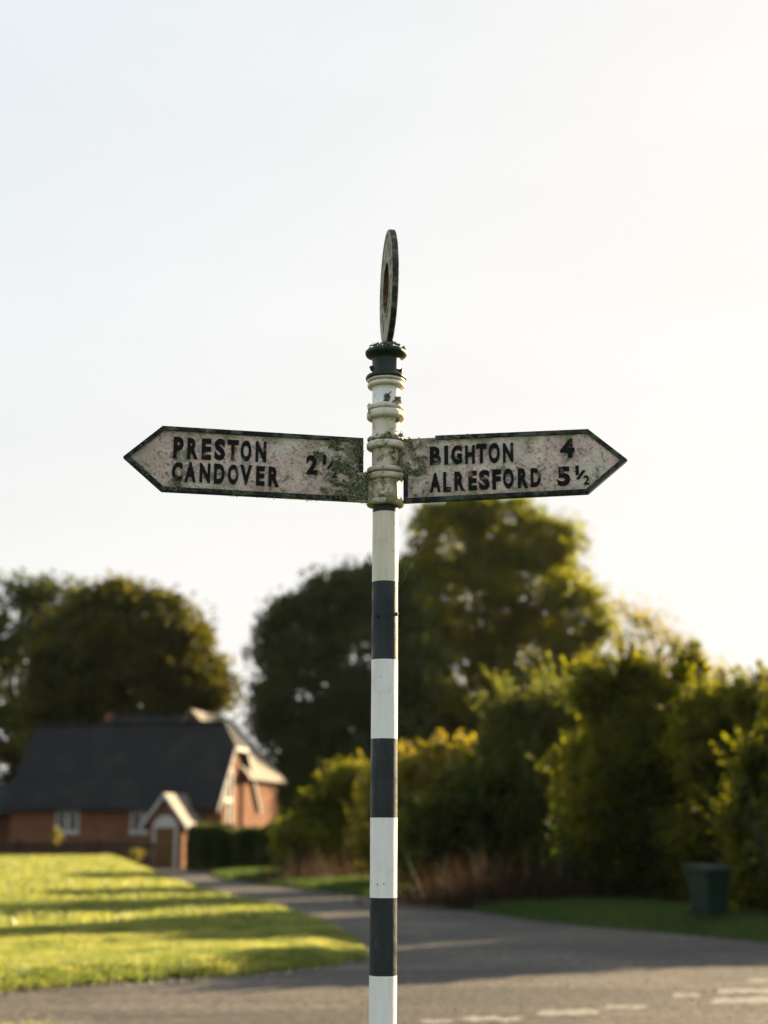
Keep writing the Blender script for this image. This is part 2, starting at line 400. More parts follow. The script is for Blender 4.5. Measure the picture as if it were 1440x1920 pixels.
def smooth_poly(pts, n):
    """resample a list of (x, y) by x with linear interpolation"""
    pts = sorted(pts); xs = [p[0] for p in pts]; ys = [p[1] for p in pts]
    return np.array(xs), np.array(ys)
near_px = [(687, 1788), (680, 1800), (600, 1815), (480, 1830), (300, 1840), (150, 1850), (0, 1862), (-300, 1880)]
far_px = [(687, 1784), (670, 1764), (600, 1737), (500, 1705), (400, 1681), (300, 1656), (240, 1641), (212, 1632)]
near = [(gnd(*p).x, gnd(*p).y) for p in near_px]; far = [(gnd(*p).x, gnd(*p).y) for p in far_px]
near += [(-14, 12.6), (-60, 10.5)]; far += [(-12.2, 60.5), (-20, 62), (-60, 63)]
nx, ny = smooth_poly(near, 0); fx, fy = smooth_poly(far, 0)
XT = near[0][0]
def sstep(t): t = np.clip(t, 0, 1); return t * t * (3 - 2 * t)
def lawn_edges(x): return np.interp(x, nx, ny), np.interp(x, fx, fy)
def lawn_z(x, y):
    a, b = lawn_edges(x)
    d = np.minimum(np.minimum(y - a, b - y), XT - x)
    z = .01 + .12 * sstep(d / .8)
    z = z + .46 * sstep((y - 26) / 30) * sstep((-x - 3.5) / 8)
    return z + .025 * np.sin(x * 1.7 + y * .6) * np.sin(y * 1.1) * sstep(d / 1.5)
xs = np.concatenate([np.linspace(-60, -20, 20)[:-1], np.linspace(-20, -6, 60)[:-1], XT + .001 - (5.8 * np.linspace(1, 0, 110) ** 1.6)])
NV = 160
V = []; F = []
for x in xs:
    a, b = lawn_edges(x)
    wig = .07 * math.sin(x * 3.1) + .05 * math.sin(x * 9) + .05 * math.sin(x * 23)
    for t in np.linspace(0, 1, NV):
        y = a + wig + (b - a - 2 * wig) * t if b - a > .4 else a + (b - a) * t
        V.append((x, y, float(lawn_z(x, y))))
for i in range(len(xs) - 1):
    for j in range(NV - 1):
        q = i * NV + j; F.append((q, q + NV, q + NV + 1, q + 1))
me = bpy.data.meshes.new('lawn'); me.from_pydata(V, [], F)
for p in me.polygons: p.use_smooth = True
link('lawn', me, M['turf'], kind='structure')

edge_l = [(1000, 1727), (900, 1711), (750, 1690), (600, 1672), (500, 1660), (420, 1650), (392, 1640)]
edge_r = [(1100, 1738), (1250, 1750), (1440, 1768), (1700, 1780)]
el = [gnd(*p) for p in edge_l]; er = [gnd(*p) for p in edge_r] + [Vector((22, 18.5, 0)), Vector((60, 17.5, 0))]
# road sheet
bm = bmesh.new()
back = Vector((.35, .9, 0))
poly = [(-60, 11.4), (60, 11.4)] + [((p + back).x, (p + back).y) for p in er[::-1]] + [(5.2, 40)] + [((p + back).x, (p + back).y) for p in el] + [(-5, 64.5), (-60, 66)]
f = bm.faces.new([bm.verts.new((p[0], p[1], 0)) for p in poly]); bmesh.ops.triangulate(bm, faces=[f])
obj('road', bm, M['asphalt'], kind='structure')

def resample(pts, step):
    out = []
    for a, b in zip(pts[:-1], pts[1:]):
        n = max(1, int((b - a).length / step))
        out += [a.lerp(b, i / n) for i in range(n)]
    return out + [pts[-1]]
def verge(name, edge, width, h, seed):
    pts = resample(edge, .4); V = []; F = []; prof = [(0, .004), (.12, .05), (.4, .10), (1.0, .13 + h * .3), (2.0, .13 + h), (width, .13 + h)]
    n = len(pts)
    for i, p in enumerate(pts):
        d = (pts[min(i + 2, n - 1)] - pts[max(i - 2, 0)]).normalized(); nrm = Vector((-d.y, d.x, 0))
        if nrm.y < 0: nrm = -nrm
        w = .10 * mnoise.noise(Vector((i * .35, seed, 0)))
        for (o, z) in prof:
            q = p + nrm * (o + w * (1 if o < .6 else 0)); V.append((q.x, q.y, z + .03 * mnoise.noise(Vector((q.x, q.y, seed)))* (o > .3)))
    k = len(prof)
    for i in range(n - 1):
        for j in range(k - 1): F.append((i * k + j, i * k + j + 1, (i + 1) * k + j + 1, (i + 1) * k + j))
    me = bpy.data.meshes.new(name); me.from_pydata(V, [], F)
    for p in me.polygons: p.use_smooth = True
    link(name, me, M['turf'], kind='structure')
    return pts
vl = verge('grass_verge', el[::-1] + er, 5, .04, 3.0)
# near verge round the post
V = []; F = []
xs = np.linspace(-60, 60, 600); ys = np.linspace(0, 1, 24)
for x in xs:
    e = 11.3 + .05 * math.sin(x * 5) if x < -1.6 else 11.3 - 1.0 * float(sstep((x + 1.6) / 1.5))
    for t in ys: V.append((x, -30 + (e + 30) * (1 - (1 - t) ** 3), .10 * float(sstep((1 - t) * 12))+.005))
for i in range(len(xs) - 1):
    for j in range(23): q = i * 24 + j; F.append((q, q + 24, q + 25, q + 1))
me = bpy.data.meshes.new('near_verge'); me.from_pydata(V, [], F); link('near_grass_verge', me, M['turf'], kind='structure')

def blades(name, P, h, w, m, lean=.35, label='', cat='grass'):
    """grass blades (tapered triangles) standing on the points P"""
    n = len(P); a = rng.uniform(0, 2 * math.pi, n); hh = h * 1.0 * rng.uniform(.55, 1.35, n); ww = w * rng.uniform(.7, 1.3, n)
    la = rng.uniform(0, 2 * math.pi, n); ll = hh * rng.uniform(.05, lean * 2, n)
    dx, dy = np.cos(a) * ww, np.sin(a) * ww
    T = P + np.stack([np.cos(la) * ll, np.sin(la) * ll, hh], 1)
    V = np.stack([P + np.stack([-dx, -dy, 0 * dx], 1), P + np.stack([dx, dy, 0 * dx], 1), T], 1)
    return quads(name, V, m, n=3, label=label, cat=cat, kind='stuff')
def lawn_points(n, y0, y1, x0, x1, clump=.12):
    x = rng.uniform(x0, x1, n * 2); y = rng.uniform(y0, y1, n * 2)
    a, b = lawn_edges(x); ok = (y > a + .02) & (y < b - .02) & (x < XT) & (np.abs(x) < y * .30 + .8)
    x, y = x[ok], y[ok]
    pat = np.sin(x * 3.1 + 1.3 * np.sin(y * 2.3)) * np.sin(y * 3.7 + 1.1 * np.sin(x * 1.9)) + rng.normal(0, .6, len(x))
    ok = pat > -.55; x, y, pat = x[ok][:n], y[ok][:n], pat[ok][:n]
    return np.stack([x, y, lawn_z(x, y) - .005], 1)
P1 = lawn_points(190000, 14, 24, -8, 0); P2 = lawn_points(120000, 24, 64, -19, 0)
ga = blades('lawn_grass', np.concatenate([P1]), .055, .007, M['grass'], .5, 'short sunlit grass on the near end of the lawn beside the road')
gb = blades('lawn_grass', P2, .10, .02, M['grass'], .5, 'sunlit grass over the far lawn in front of the brick church')
# coarse tufts along the near rim of the lawn
ed = []
for _ in range(900):
    x = rng.uniform(-6.5, XT - .05); a, b = lawn_edges(x); y = a + abs(rng.normal(0, .35)) + .05
    if y < b: ed.append((x, y, rng.integers(8, 34), rng.uniform(.05, .13)))
TP = []
for (x, y, n, h) in ed:
    q = rng.normal(0, .035, (n, 2)); TP.append(np.stack([q[:, 0] + x, q[:, 1] + y, np.full(n, float(lawn_z(x, y)) - .01)], 1))
blades('lawn_edge_grass', np.concatenate(TP), .085, .009, M['grass'], .6, 'coarse yellow green tufts along the front rim of the lawn')
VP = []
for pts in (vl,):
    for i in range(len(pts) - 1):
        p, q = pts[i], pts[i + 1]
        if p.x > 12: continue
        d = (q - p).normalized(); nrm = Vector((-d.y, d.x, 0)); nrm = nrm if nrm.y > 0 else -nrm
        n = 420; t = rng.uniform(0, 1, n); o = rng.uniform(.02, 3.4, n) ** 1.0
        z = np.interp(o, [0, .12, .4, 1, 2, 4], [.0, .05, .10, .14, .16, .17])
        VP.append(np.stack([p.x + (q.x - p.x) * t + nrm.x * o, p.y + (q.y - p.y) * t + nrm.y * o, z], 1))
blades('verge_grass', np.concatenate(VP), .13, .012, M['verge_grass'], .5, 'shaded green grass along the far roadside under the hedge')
n = 26000
x = rng.uniform(-4.6, -1.2, n); y = 11.35 - np.abs(rng.normal(0, .35, n)); ok = x < -2.3 + rng.normal(0, .5, n)
x2 = rng.uniform(-1.2, 1.2, 6000); y2 = rng.uniform(3, 5.5, 6000)
NP = np.concatenate([np.stack([x[ok], y[ok], np.full(ok.sum(), .06)], 1), np.stack([x2, y2, np.full(6000, .10)], 1)])
n = 260; x3 = rng.normal(-2.85, .22, n); y3 = 11.55 + rng.normal(0, .12, n)
NP = np.concatenate([NP, np.stack([x3, y3, np.full(n, .07)], 1)])
blades('near_verge_grass', NP, .10, .007, M['grass'], .5, 'grass on the near verge at the foot of the signpost')

# worn give-way dashes
def dash(px, seed, label):
    P = [gnd(*p, z=.004) for p in px]; bm = bmesh.new(); rr = random.Random(seed)
    out = []
    for a, b in zip(P, P[1:] + P[:1]):
        n = max(2, int((b - a).length / .05))
        for i in range(n):
            q = a.lerp(b, i / n); out.append(q + Vector((rr.gauss(0, .018), rr.gauss(0, .03), 0)))
    f = bm.faces.new([bm.verts.new(q) for q in out]); bmesh.ops.triangulate(bm, faces=[f])
    obj('road_marking', bm, M['marking'], label=label, cat='road marking', group='worn give way dashes across the road mouth')
dash([(784, 1919), (850, 1917), (856, 1911), (790, 1913)], 1, 'short worn pale dash just right of the signpost at the bottom of the frame')
dash([(860, 1914), (978, 1914), (986, 1905), (872, 1905)], 2, 'second worn dash from the signpost, low and streaky')
dash([(1003, 1905), (1118, 1902), (1130, 1891), (1012, 1893)], 3, 'long pale worn dash in the middle of the front row')
dash([(1130, 1891), (1208, 1892), (1214, 1885), (1140, 1884)], 4, 'thin worn dash at the right end of the front row')
dash([(1260, 1870), (1312, 1869), (1310, 1862), (1266, 1863)], 5, 'smallest faded dash standing alone left of the pair at the frame edge')
dash([(1336, 1863), (1450, 1862), (1450, 1853), (1344, 1855)], 6, 'upper pale dash of the pair at the right edge')
dash([(1328, 1882), (1450, 1880), (1450, 1867), (1336, 1871)], 7, 'lower wider pale dash of the pair at the right edge')
dash([(1395, 1842), (1460, 1841), (1460, 1835), (1400, 1836)], 8, 'farthest thin faded dash by the right frame edge')

# pebbles along the kerbless lawn edge and loose chips on the road
def blobs(bm, P, r, flat=.6, sub=1, seed=0, rot=True):
    rr = random.Random(seed)
    tmp = bmesh.new(); bmesh.ops.create_icosphere(tmp, subdivisions=sub, radius=1)
    base = [q.co.copy() for q in tmp.verts]; fc = [[q.index for q in f.verts] for f in tmp.faces]; tmp.free()
    for p, s in zip(P, r):
        R3 = Matrix.Rotation(rr.uniform(0, 6.28), 3, Vector((rr.gauss(0, 1), rr.gauss(0, 1), rr.gauss(0, 1))).normalized())
        sc = Vector((s * rr.uniform(.7, 1.3), s * rr.uniform(.7, 1.3), s * flat * rr.uniform(.7, 1.3)))
        vv = [bm.verts.new(Vector(p) + (R3 @ Vector((q.x * sc.x, q.y * sc.y, q.z * sc.z))) + Vector((rr.gauss(0, s * .1), rr.gauss(0, s * .1), rr.gauss(0, s * .1)))) for q in base]
        for f in fc: bm.faces.new([vv[i] for i in f])
bm = bmesh.new(); P = []; rad = []
for _ in range(1100):
    x = random.uniform(-6, XT); a, b = lawn_edges(x); P.append((x, float(a) - abs(random.gauss(.02, .10)), .006)); rad.append(random.uniform(.006, .022))
for _ in range(1400):
    y = random.uniform(12.8, 16.5); x = random.uniform(-.6, 4.8); P.append((x, y, .003)); rad.append(random.uniform(.003, .009) * (1 if random.random() < .95 else 1.8))
blobs(bm, P, rad, .6, 1, 4)
obj('gravel', bm, M['stone'], label='loose stones and chippings along the lawn edge and the road mouth', cat='gravel', kind='stuff')

# ------------------------------------------------------------------ signpost
PY = 4.0
TILT = R(.3)
def zc(py, r=0.03): return at(720, py, PY - r).z
root = empty('signpost', (-.009, PY, 0), label='old cast iron black and white banded signpost with two mossy pointing arms', cat='signpost')
root.rotation_euler = (0, TILT, 0)
PR = .0372
bands = [945, 957, 1088, 1235, 1384, 1533, 1684, 1831]
zs = [zc(b, PR) for b in bands]
while zs[-1] - .228 > .1: zs.append(zs[-1] - .228)
zs.append(0.0)
bm = bmesh.new(); seg = 56; prev = None
ring_z = []
ztop = zc(930)
cuts = [ztop] + zs[1:]
for i in range(len(cuts) - 1):
    a, b = cuts[i], cuts[i + 1]; n = max(1, int((a - b) / .02))
    for j in range(n + 1): ring_z.append((a + (b - a) * j / n, i))
rings = []
for (z, i) in ring_z:
    ring = []
    for s in range(seg):
        a = 2 * math.pi * s / seg
        rr = PR + .0006 * mnoise.noise(Vector((math.cos(a) * 1.5, math.sin(a) * 1.5, z * 9))) + .0002 * mnoise.noise(Vector((math.cos(a) * 9, math.sin(a) * 9, z * 60)))
        ring.append(bm.verts.new((rr * math.cos(a), rr * math.sin(a), z)))
    rings.append((ring, i))
for (ra, ia), (rb, ib) in zip(rings[:-1], rings[1:]):
    if ia != ib:
        continue
    for s in range(seg):
        f = bm.faces.new((ra[s], ra[(s + 1) % seg], rb[(s + 1) % seg], rb[s])); f.material_index = ia % 2; f.smooth = True
        if ia == 1: f.material_index = 2
bmesh.ops.remove_doubles(bm, verts=bm.verts, dist=1e-5)
me = bpy.data.meshes.new('pole'); bmesh.ops.recalc_face_normals(bm, faces=bm.faces); bm.to_mesh(me); bm.free()
link('pole', me, [M['black'], M['white'], M['cream']], root)
# studs on the first long dark band, rusty fixings
for (px, py) in ((701, 1153), (736, 1149)):
    bm = bmesh.new(); p = at(px, py, PY); x = p.x + .009; y = -math.sqrt(max(PR ** 2 - x * x, 1e-6))
    blobs(bm, [(x, y, zc(py, PR))], [.0058], .9, 2, px); obj('stud', bm, M['black'], root, True)

def flange(z0, z1, r, m, name='collar', r2=None, seed=0):
    h = z1 - z0; r2 = r2 or r; bm = bmesh.new()
    prof = [(PR * .9, z0), (r2 - .006, z0), (r2 - .001, z0 + h * .12), (r2, z0 + h * .35), (r, z0 + h * .75), (r - .003, z0 + h * .94), (r - .009, z1), (PR * .9, z1 + .001)]
    lathe(bm, prof, 64, wob=.0012, seed=seed); return obj(name, bm, m, root, True)
def sleeve(z0, z1, r, m, seed=0, name='sleeve'):
    bm = bmesh.new(); n = 8
    prof = [(r + (.004 if i in (0, n) else .0), z0 + (z1 - z0) * i / n) for i in range(n + 1)]
    lathe(bm, prof, 64, wob=.0010, seed=seed); return obj(name, bm, m, root, True)
SL = .0400
Z = lambda cy: zc(420 + cy / 3.556, .045)           # from the enlarged crop of the post head
sleeve(Z(1840), Z(1690), SL, M['collar_mossy'], 1)
flange(Z(1862), Z(1822), .0545, M['collar_mossy'], seed=1)
flange(Z(1690), Z(1645), .0530, M['collar_mossy'], seed=2)
flange(Z(1640), Z(1606), .0545, M['collar_mossy'], seed=3)
sleeve(Z(1610), Z(1475), SL, M['collar_mossy'], 2)
flange(Z(1482), Z(1432), .0555, M['collar'], seed=4)
flange(Z(1430), Z(1398), .0535, M['collar_mossy'], seed=5)
sleeve(Z(1402), Z(1272), SL, M['collar'], 3)
flange(Z(1280), Z(1222), .0558, M['collar'], seed=6)
flange(Z(1219), Z(1186), .0535, M['collar'], seed=7)
sleeve(Z(1190), Z(1058), .0405, M['white'], 4)
flange(Z(1066), Z(1032), .0545, M['cream'], seed=8)
flange(Z(1029), Z(1008), .0560, M['cream'], seed=9)
# dark cap
bm = bmesh.new()
prof = [(.030, Z(1012)), (.0580, Z(1012)), (.0598, Z(1006)), (.0598, Z(992)), (.057, Z(986)), (.046, Z(981)), (.0425, Z(972)), (.0415, Z(930)), (.0415, Z(880)), (.0430, Z(868)),
        (.052, Z(856)), (.0600, Z(846)), (.0615, Z(834)), (.0610, Z(822)), (.057, Z(815)), (.045, Z(812)), (.02, Z(806)), (.012, Z(780))]
lathe(bm, prof, 64, wob=.0012, seed=11); obj('cap', bm, M['cap'], root, True)
for sx, cy in ((-.0425, 935), (.0440, 950)):
    bm = bmesh.new(); blobs(bm, [(sx, -.012, Z(cy)), (sx * .97, -.012, Z(cy + 12))], [.0065, .0045], 1, 2, cy); obj('bolt', bm, M['cap'], root, True)

# ring finial, nearly edge on
zt, zb = zc(430, 0), zc(643, 0)
RO = (zt - zb) / 2 * .955; zt = zb + 2 * RO; RI = RO * .44; TH = .0145
bm = bmesh.new(); seg = 96
prof = [(RI, -TH / 2 - .002), (RI + .010, -TH / 2 - .002), (RI + .012, -TH / 2 + .001), (RO - .016, -TH / 2 + .001), (RO - .013, -TH / 2 - .002), (RO - .002, -TH / 2 - .002), (RO, -TH / 2),
        (RO, TH / 2), (RO - .002, TH / 2 + .002), (RO - .013, TH / 2 + .002), (RO - .016, TH / 2 - .001), (RI + .012, TH / 2 - .001), (RI + .010, TH / 2 + .002), (RI, TH / 2 + .002)]
rg = []
for s in range(seg):
    a = 2 * math.pi * s / seg
    rg.append([bm.verts.new(((r + .0012 * mnoise.noise(Vector((math.cos(a) * 4, math.sin(a) * 4, y * 90)))) * math.cos(a), y, r * math.sin(a))) for r, y in prof])
K = len(prof)
for s in range(seg):
    A, B = rg[s], rg[(s + 1) % seg]
    for j in range(K):
        f = bm.faces.new((A[j], A[(j + 1) % K], B[(j + 1) % K], B[j]))
        f.material_index = 2 if j == K - 1 else (1 if j in (5, 6, 7) else 0); f.smooth = False
for j, s in enumerate(range(0, 96, 6)):          # worn raised studs of the cast lettering round the face
    a = 2 * math.pi * s / 96; rm = (RO + RI) / 2
    if 4.2 < a < 5.2: continue
    M4 = Matrix.Rotation(-a, 4, 'Y') @ Matrix.Translation((rm, 0, 0))
    box(bm, -.020, .020, -TH / 2 - .0012, -TH / 2 + .002, -.010, .010, M4)
me = bpy.data.meshes.new('ring_finial'); bmesh.ops.recalc_face_normals(bm, faces=bm.faces); bm.to_mesh(me); bm.free()
fin = link('ring_finial', me, [M['iron'], M['ring_edge'], M['rust']], root)
fin.location = (.0070, 0, (zt + zb) / 2)
fin.rotation_mode = 'QUATERNION'
fin.rotation_quaternion = (Matrix.Rotation(R(-.3), 3, 'Y') @ Matrix.Rotation(R(-83.6), 3, 'Z')).to_quaternion()
bm = bmesh.new(); P = []; rr = []
for _ in range(70):
    P.append((random.gauss(.018, .004), random.gauss(-.01, .006), zc(456) + random.gauss(0, .012))); rr.append(random.uniform(.002, .005))
for _ in range(50):
    P.append((random.gauss(.006, .009), random.gauss(-.012, .006), zc(641) + random.gauss(0, .004))); rr.append(random.uniform(.002, .006))
blobs(bm, P, rr, .8, 1, 5); obj('lichen', bm, M['moss'], fin, kind='stuff')
bpy.context.view_layer.update()
fin.children[0].matrix_parent_inverse = fin.matrix_basis.inverted()
bm = bmesh.new(); lathe(bm, [(.019, Z(800)), (.016, Z(790)), (.010, Z(776)), (.006, Z(766))], 24, center=(.002, 0)); obj('finial_neck', bm, M['iron'], root, True)

# pointing arms

def text_mesh(s, x0, x1, z0, z1, depth, space=1.08, offset=.03):
    cu = bpy.data.curves.new('t', 'FONT'); cu.body = s; cu.size = 1; cu.extrude = .02; cu.offset = offset; cu.space_character = space
    cu.resolution_u = 4
    o = bpy.data.objects.new('t', cu); C.objects.link(o)
    dg = bpy.context.evaluated_depsgraph_get(); dg.update()
    me = bpy.data.meshes.new_from_object(o.evaluated_get(dg)); bpy.data.objects.remove(o); bpy.data.curves.remove(cu)
    n = len(me.vertices); co = np.empty(n * 3); me.vertices.foreach_get('co', co); co = co.reshape(-1, 3)
    a, b = co.min(0), co.max(0)
    x = x0 + (co[:, 0] - a[0]) / (b[0] - a[0]) * (x1 - x0); z = z0 + (co[:, 1] - a[1]) / (b[1] - a[1]) * (z1 - z0)
    y = -(co[:, 2] - a[2]) / (b[2] - a[2]) * depth
    return me, np.stack([x, y, z], 1)
def join_text(items, depth, yface):
    Vs = []; Fs = []; off = 0
    for (s, x0, x1, z0, z1, of) in items:
        me, co = text_mesh(s, x0, x1, z0, z1, depth, offset=of)
        for p in me.polygons: Fs.append(tuple(q + off for q in p.vertices))
        co[:, 1] += yface; Vs.append(co); off += len(co); bpy.data.meshes.remove(me)
    me = bpy.data.meshes.new('lettering'); me.from_pydata(np.concatenate(Vs).tolist(), [], Fs); return me
def offset_path(path, w, sgn):
    out = []
    for i, p in enumerate(path):
        p = Vector(p)
        d1 = (p - Vector(path[i - 1])).normalized() if i > 0 else None
        d2 = (Vector(path[i + 1]) - p).normalized() if i < len(path) - 1 else None
        n1 = Vector((-d1.y, d1.x)) * sgn if d1 else None; n2 = Vector((-d2.y, d2.x)) * sgn if d2 else None
        if n1 is None: out.append(p + n2 * w)
        elif n2 is None: out.append(p + n1 * w)
        else:
            b = (n1 + n2).normalized(); out.append(p + b * (w / max(b.dot(n1), .3)))
    return out
PT = .016
def arm(side, ang, label):
    c, s = math.cos(ang), math.sin(ang)
    xh = Vector((c, s if side < 0 else -s, 0)); nf = Vector((s if side < 0 else -s, -c, 0))
    base = Vector((-.009, PY, 0)) + nf * (PT / 2)
    zc0 = zc(881)
    def uv(px, py):
        r = ray(px, py); t = (base - Vector((0, 0, CAMH))).dot(nf) / r.dot(nf); p = Vector((0, 0, CAMH)) + r * t
        return ((p - base).dot(xh) - (p.z - 0) * math.tan(TILT) * .98, p.z - zc0)
    e = bpy.data.objects.new('pointing_arm', None)
    if side < 0:
        outer = [(690, 942), (303, 922), (232, 859), (305, 802), (680, 823), (680, 886)]
        bpath = [uv(*p) for p in outer]
        tabtop = uv(690, 886)[1]; poly = bpath + [(-.034, tabtop), (-.034, bpath[0][1])]
        bpath[0] = (bpath[0][0] - .06, bpath[0][1] + .0022); sgn = -1
    else:
        outer = [(757, 883), (757, 941), (1102, 922), (1175, 859), (1102, 803), (768, 822)]
        bpath = [uv(*p) for p in outer]
        poly = bpath + [(.034, bpath[-1][1]), (.034, bpath[0][1])]; sgn = 1
        bpath[-1] = (bpath[-1][0] + .075, bpath[-1][1] + .004)
    # plate: slightly rippled grid would be lost at this size, so a bevelled prism
    bm = bmesh.new(); prism_xz(bm, poly, -PT / 2 + .0005, PT / 2 - .0005)
    bmesh.ops.recalc_face_normals(bm, faces=bm.faces)
    me = bpy.data.meshes.new('pointing_arm'); bm.to_mesh(me); bm.free()
    plate = link('pointing_arm', me, M['plate_l'] if side < 0 else M['plate_r'], root, label=label)
    plate.location = (0, 0, zc0); plate.rotation_euler = (0, 0, ang if side < 0 else -ang)
    inner = offset_path(bpath, .0115, sgn)
    outp = offset_path(bpath, -.0012, sgn)
    bm = bmesh.new()
    fr = [[bm.verts.new((p[0], y, p[1])) for p in q] for q in (outp, inner) for y in (-PT / 2 - .0038, PT / 2 + .0038)]
    of, ob, inf, inb = fr[0], fr[1], fr[2], fr[3]
    for i in range(len(outp) - 1):
        for A, B in ((of, inf), (inf, inb), (inb, ob), (ob, of)):
            bm.faces.new((A[i], A[i + 1], B[i + 1], B[i]))
    for i in (0, -1): bm.faces.new((of[i], inf[i], inb[i], ob[i]))
    b = obj('border', bm, M['border'], plate)
    bv = b.modifiers.new('b', 'BEVEL'); bv.width = .0012; bv.segments = 2
    def rect(x0, y0, x1, y1):
        cx, cy = (x0 + x1) / 2, (y0 + y1) / 2
        return (uv(x0, cy)[0], uv(x1, cy)[0], uv(cx, y1)[1], uv(cx, y0)[1])
    def R_(s_, x0, y0, x1, y1, of=.045): return (s_,) + rect(x0, y0, x1, y1) + (of,)
    if side < 0:
        lines = [('PRESTON', [('P', 325, 822, 344, 862), ('R', 351, 824, 371, 863), ('E', 378, 825, 396, 864), ('S', 402, 825, 422, 865), ('T', 426, 827, 447, 866), ('O', 451, 828, 471, 867), ('N', 479, 830, 499, 868)]),
                 ('CANDOVER', [('C', 322, 869, 342, 905), ('A', 346, 869, 367, 906), ('N', 374, 871, 394, 907), ('D', 401, 872, 421, 909), ('O', 427, 873, 447, 910), ('V', 450, 874, 472, 911), ('E', 480, 876, 496, 912), ('R', 503, 877, 523, 914)]),
                 ('2', [('2', 574, 855, 595, 891)]), ('half', [('1', 605, 855, 611, 872, .0), ('/', 612, 866, 626, 881, .01), ('2', 621, 880, 632, 896, .01)])]
    else:
        lines = [('BIGHTON', [('B', 806, 837, 826, 871), ('I', 833, 835, 840, 870), ('G', 846, 834, 866, 869), ('H', 872, 834, 890, 868), ('T', 893, 831, 912, 867), ('O', 916, 829, 937, 867), ('N', 943, 829, 962, 865)]),
                 ('ALRESFORD', [('A', 806, 886, 826, 922), ('L', 831, 884, 845, 921), ('R', 852, 883, 871, 919), ('E', 878, 882, 894, 918), ('S', 898, 880, 918, 917), ('F', 923, 879, 939, 916), ('O', 943, 877, 963, 914), ('R', 971, 876, 990, 913), ('D', 995, 876, 1014, 911)]),
                 ('4', [('4', 1050, 821, 1077, 856)]), ('5', [('5', 1045, 873, 1069, 909)]), ('half', [('1', 1079, 871, 1085, 888, .0), ('/', 1080, 880, 1098, 896, .01), ('2', 1094, 889, 1105, 906, .01)])]
    for nm, it in lines:
        me = join_text([R_(*q) for q in it], .0042, -PT / 2 + .001)
        o = link('lettering', me, M['letter'], plate)
    return plate, uv
armL, uvL = arm(-1, R(11.6), 'lichen covered pointing arm reading PRESTON CANDOVER 2 and a half')
armR, uvR = arm(1, R(12.0), 'weathered pointing arm reading BIGHTON 4 ALRESFORD 5 and a half')

def growth(name, parent, n, fn, m, rmin, rmax, seed, flat=.5):
    rr = random.Random(seed); P = []; rad = []; tries = 0
    while len(P) < n and tries < n * 30:
        tries += 1; q = fn(rr)
        if q is None: continue
        P.append(q); rad.append(rr.uniform(rmin, rmax) * rr.uniform(.6, 1))
    bm = bmesh.new(); blobs(bm, P, rad, flat, 1, seed); return obj(name, bm, m, parent, kind='stuff')
YF = -PT / 2
def fl(rr):                                     # thick moss on the left arm, towards the post
    px, py = rr.uniform(585, 690), rr.uniform(824, 938)
    w = (px - 585) / 70
    if mnoise.noise(Vector((px * .045, py * .045, 3.1))) * 1.1 + mnoise.noise(Vector((px * .15, py * .15, 9))) * .5 < .62 - w * .75: return None
    if px > 680 and py < 886: return None
    if py > 938 or py < 822 + (px - 600) * .06: return None
    u, v = uvL(px, py); return (u, YF - rr.uniform(0, .0035), v)
growth('moss', armL, 2300, fl, M['moss'], .0016, .0042, 11)
def fl2(rr):
    px, py = rr.uniform(590, 690), rr.uniform(835, 938)
    if mnoise.noise(Vector((px * .06, py * .06, 7.7))) < .12: return None
    if px > 680 and py < 888: return None
    u, v = uvL(px, py); return (u, YF - rr.uniform(0, .002), v)
growth('lichen', armL, 650, fl2, M['lichen'], .0015, .0034, 12)
def fl3(rr):                                    # scattered growth along the frame and by the first letters
    e = rr.random()
    if e < .3: px = rr.uniform(245, 400); py = 922 - rr.uniform(0, 14) * rr.random() + (px - 303) * .05 if px > 303 else 859 + (px - 232) * .88 - rr.uniform(2, 12)
    elif e < .5: px = rr.uniform(240, 420); py = 804 + rr.uniform(0, 12) * rr.random() + (px - 305) * .055 if px > 305 else 859 - (px - 232) * .78 + rr.uniform(3, 12)
    elif e < .8: px = rr.uniform(400, 690); py = 926 + (px - 400) * .052 + rr.uniform(-8, 6)
    else: px = rr.gauss(338, 9); py = rr.gauss(908, 5)
    if mnoise.noise(Vector((px * .05, py * .05, 1.7))) < -.08: return None
    u, v = uvL(px, py); return (u, YF - .0025 - rr.uniform(0, .0015), v)
growth('moss', armL, 620, fl3, M['moss'], .0012, .0030, 13)
def fr1(rr):
    e = rr.random()
    if e < .45: px = rr.uniform(748, 800); py = rr.uniform(822, 884)
    elif e < .8: px = rr.uniform(765, 900); py = 822 - (px - 768) * .057 + rr.uniform(-3, 10) * rr.random()
    else: px = rr.uniform(757, 800); py = rr.uniform(886, 938) if rr.random() < .2 else rr.uniform(876, 890)
    if mnoise.noise(Vector((px * .07, py * .07, 5.7))) < -.02: return None
    u, v = uvR(px, py); return (u, YF - .001 - rr.uniform(0, .003), v)
growth('moss', armR, 700, fr1, M['moss'], .0012, .0032, 14)
growth('lichen', armR, 420, fr1, M['lichen'], .0012, .0030, 15)
def around(z, dz, r, a0=180, a1=400):
    def f(rr):
        a = R(rr.uniform(a0, a1)); q = r + rr.gauss(0, .0012)
        zz = z + rr.gauss(0, dz)
        if mnoise.noise(Vector((math.cos(a) * 2.2, math.sin(a) * 2.2, zz * 45))) < -.02: return None
        return (q * math.cos(a), q * math.sin(a), zz)
    return f
growth('moss', root, 420, around(Z(1650), .006, .046), M['moss'], .0012, .0036, 21)
growth('moss', root, 300, around(Z(1405), .005, .052, 240, 380), M['moss'], .0012, .0034, 22)
growth('lichen', root, 360, around(Z(1825), .005, .046), M['lichen'], .0012, .0032, 23)
growth('moss', root, 200, around(Z(1808), .010, .0405, 235, 285), M['moss'], .0012, .0032, 24)
growth('moss', root, 260, around(Z(803), .003, .054), M['moss'], .0012, .0040, 25)
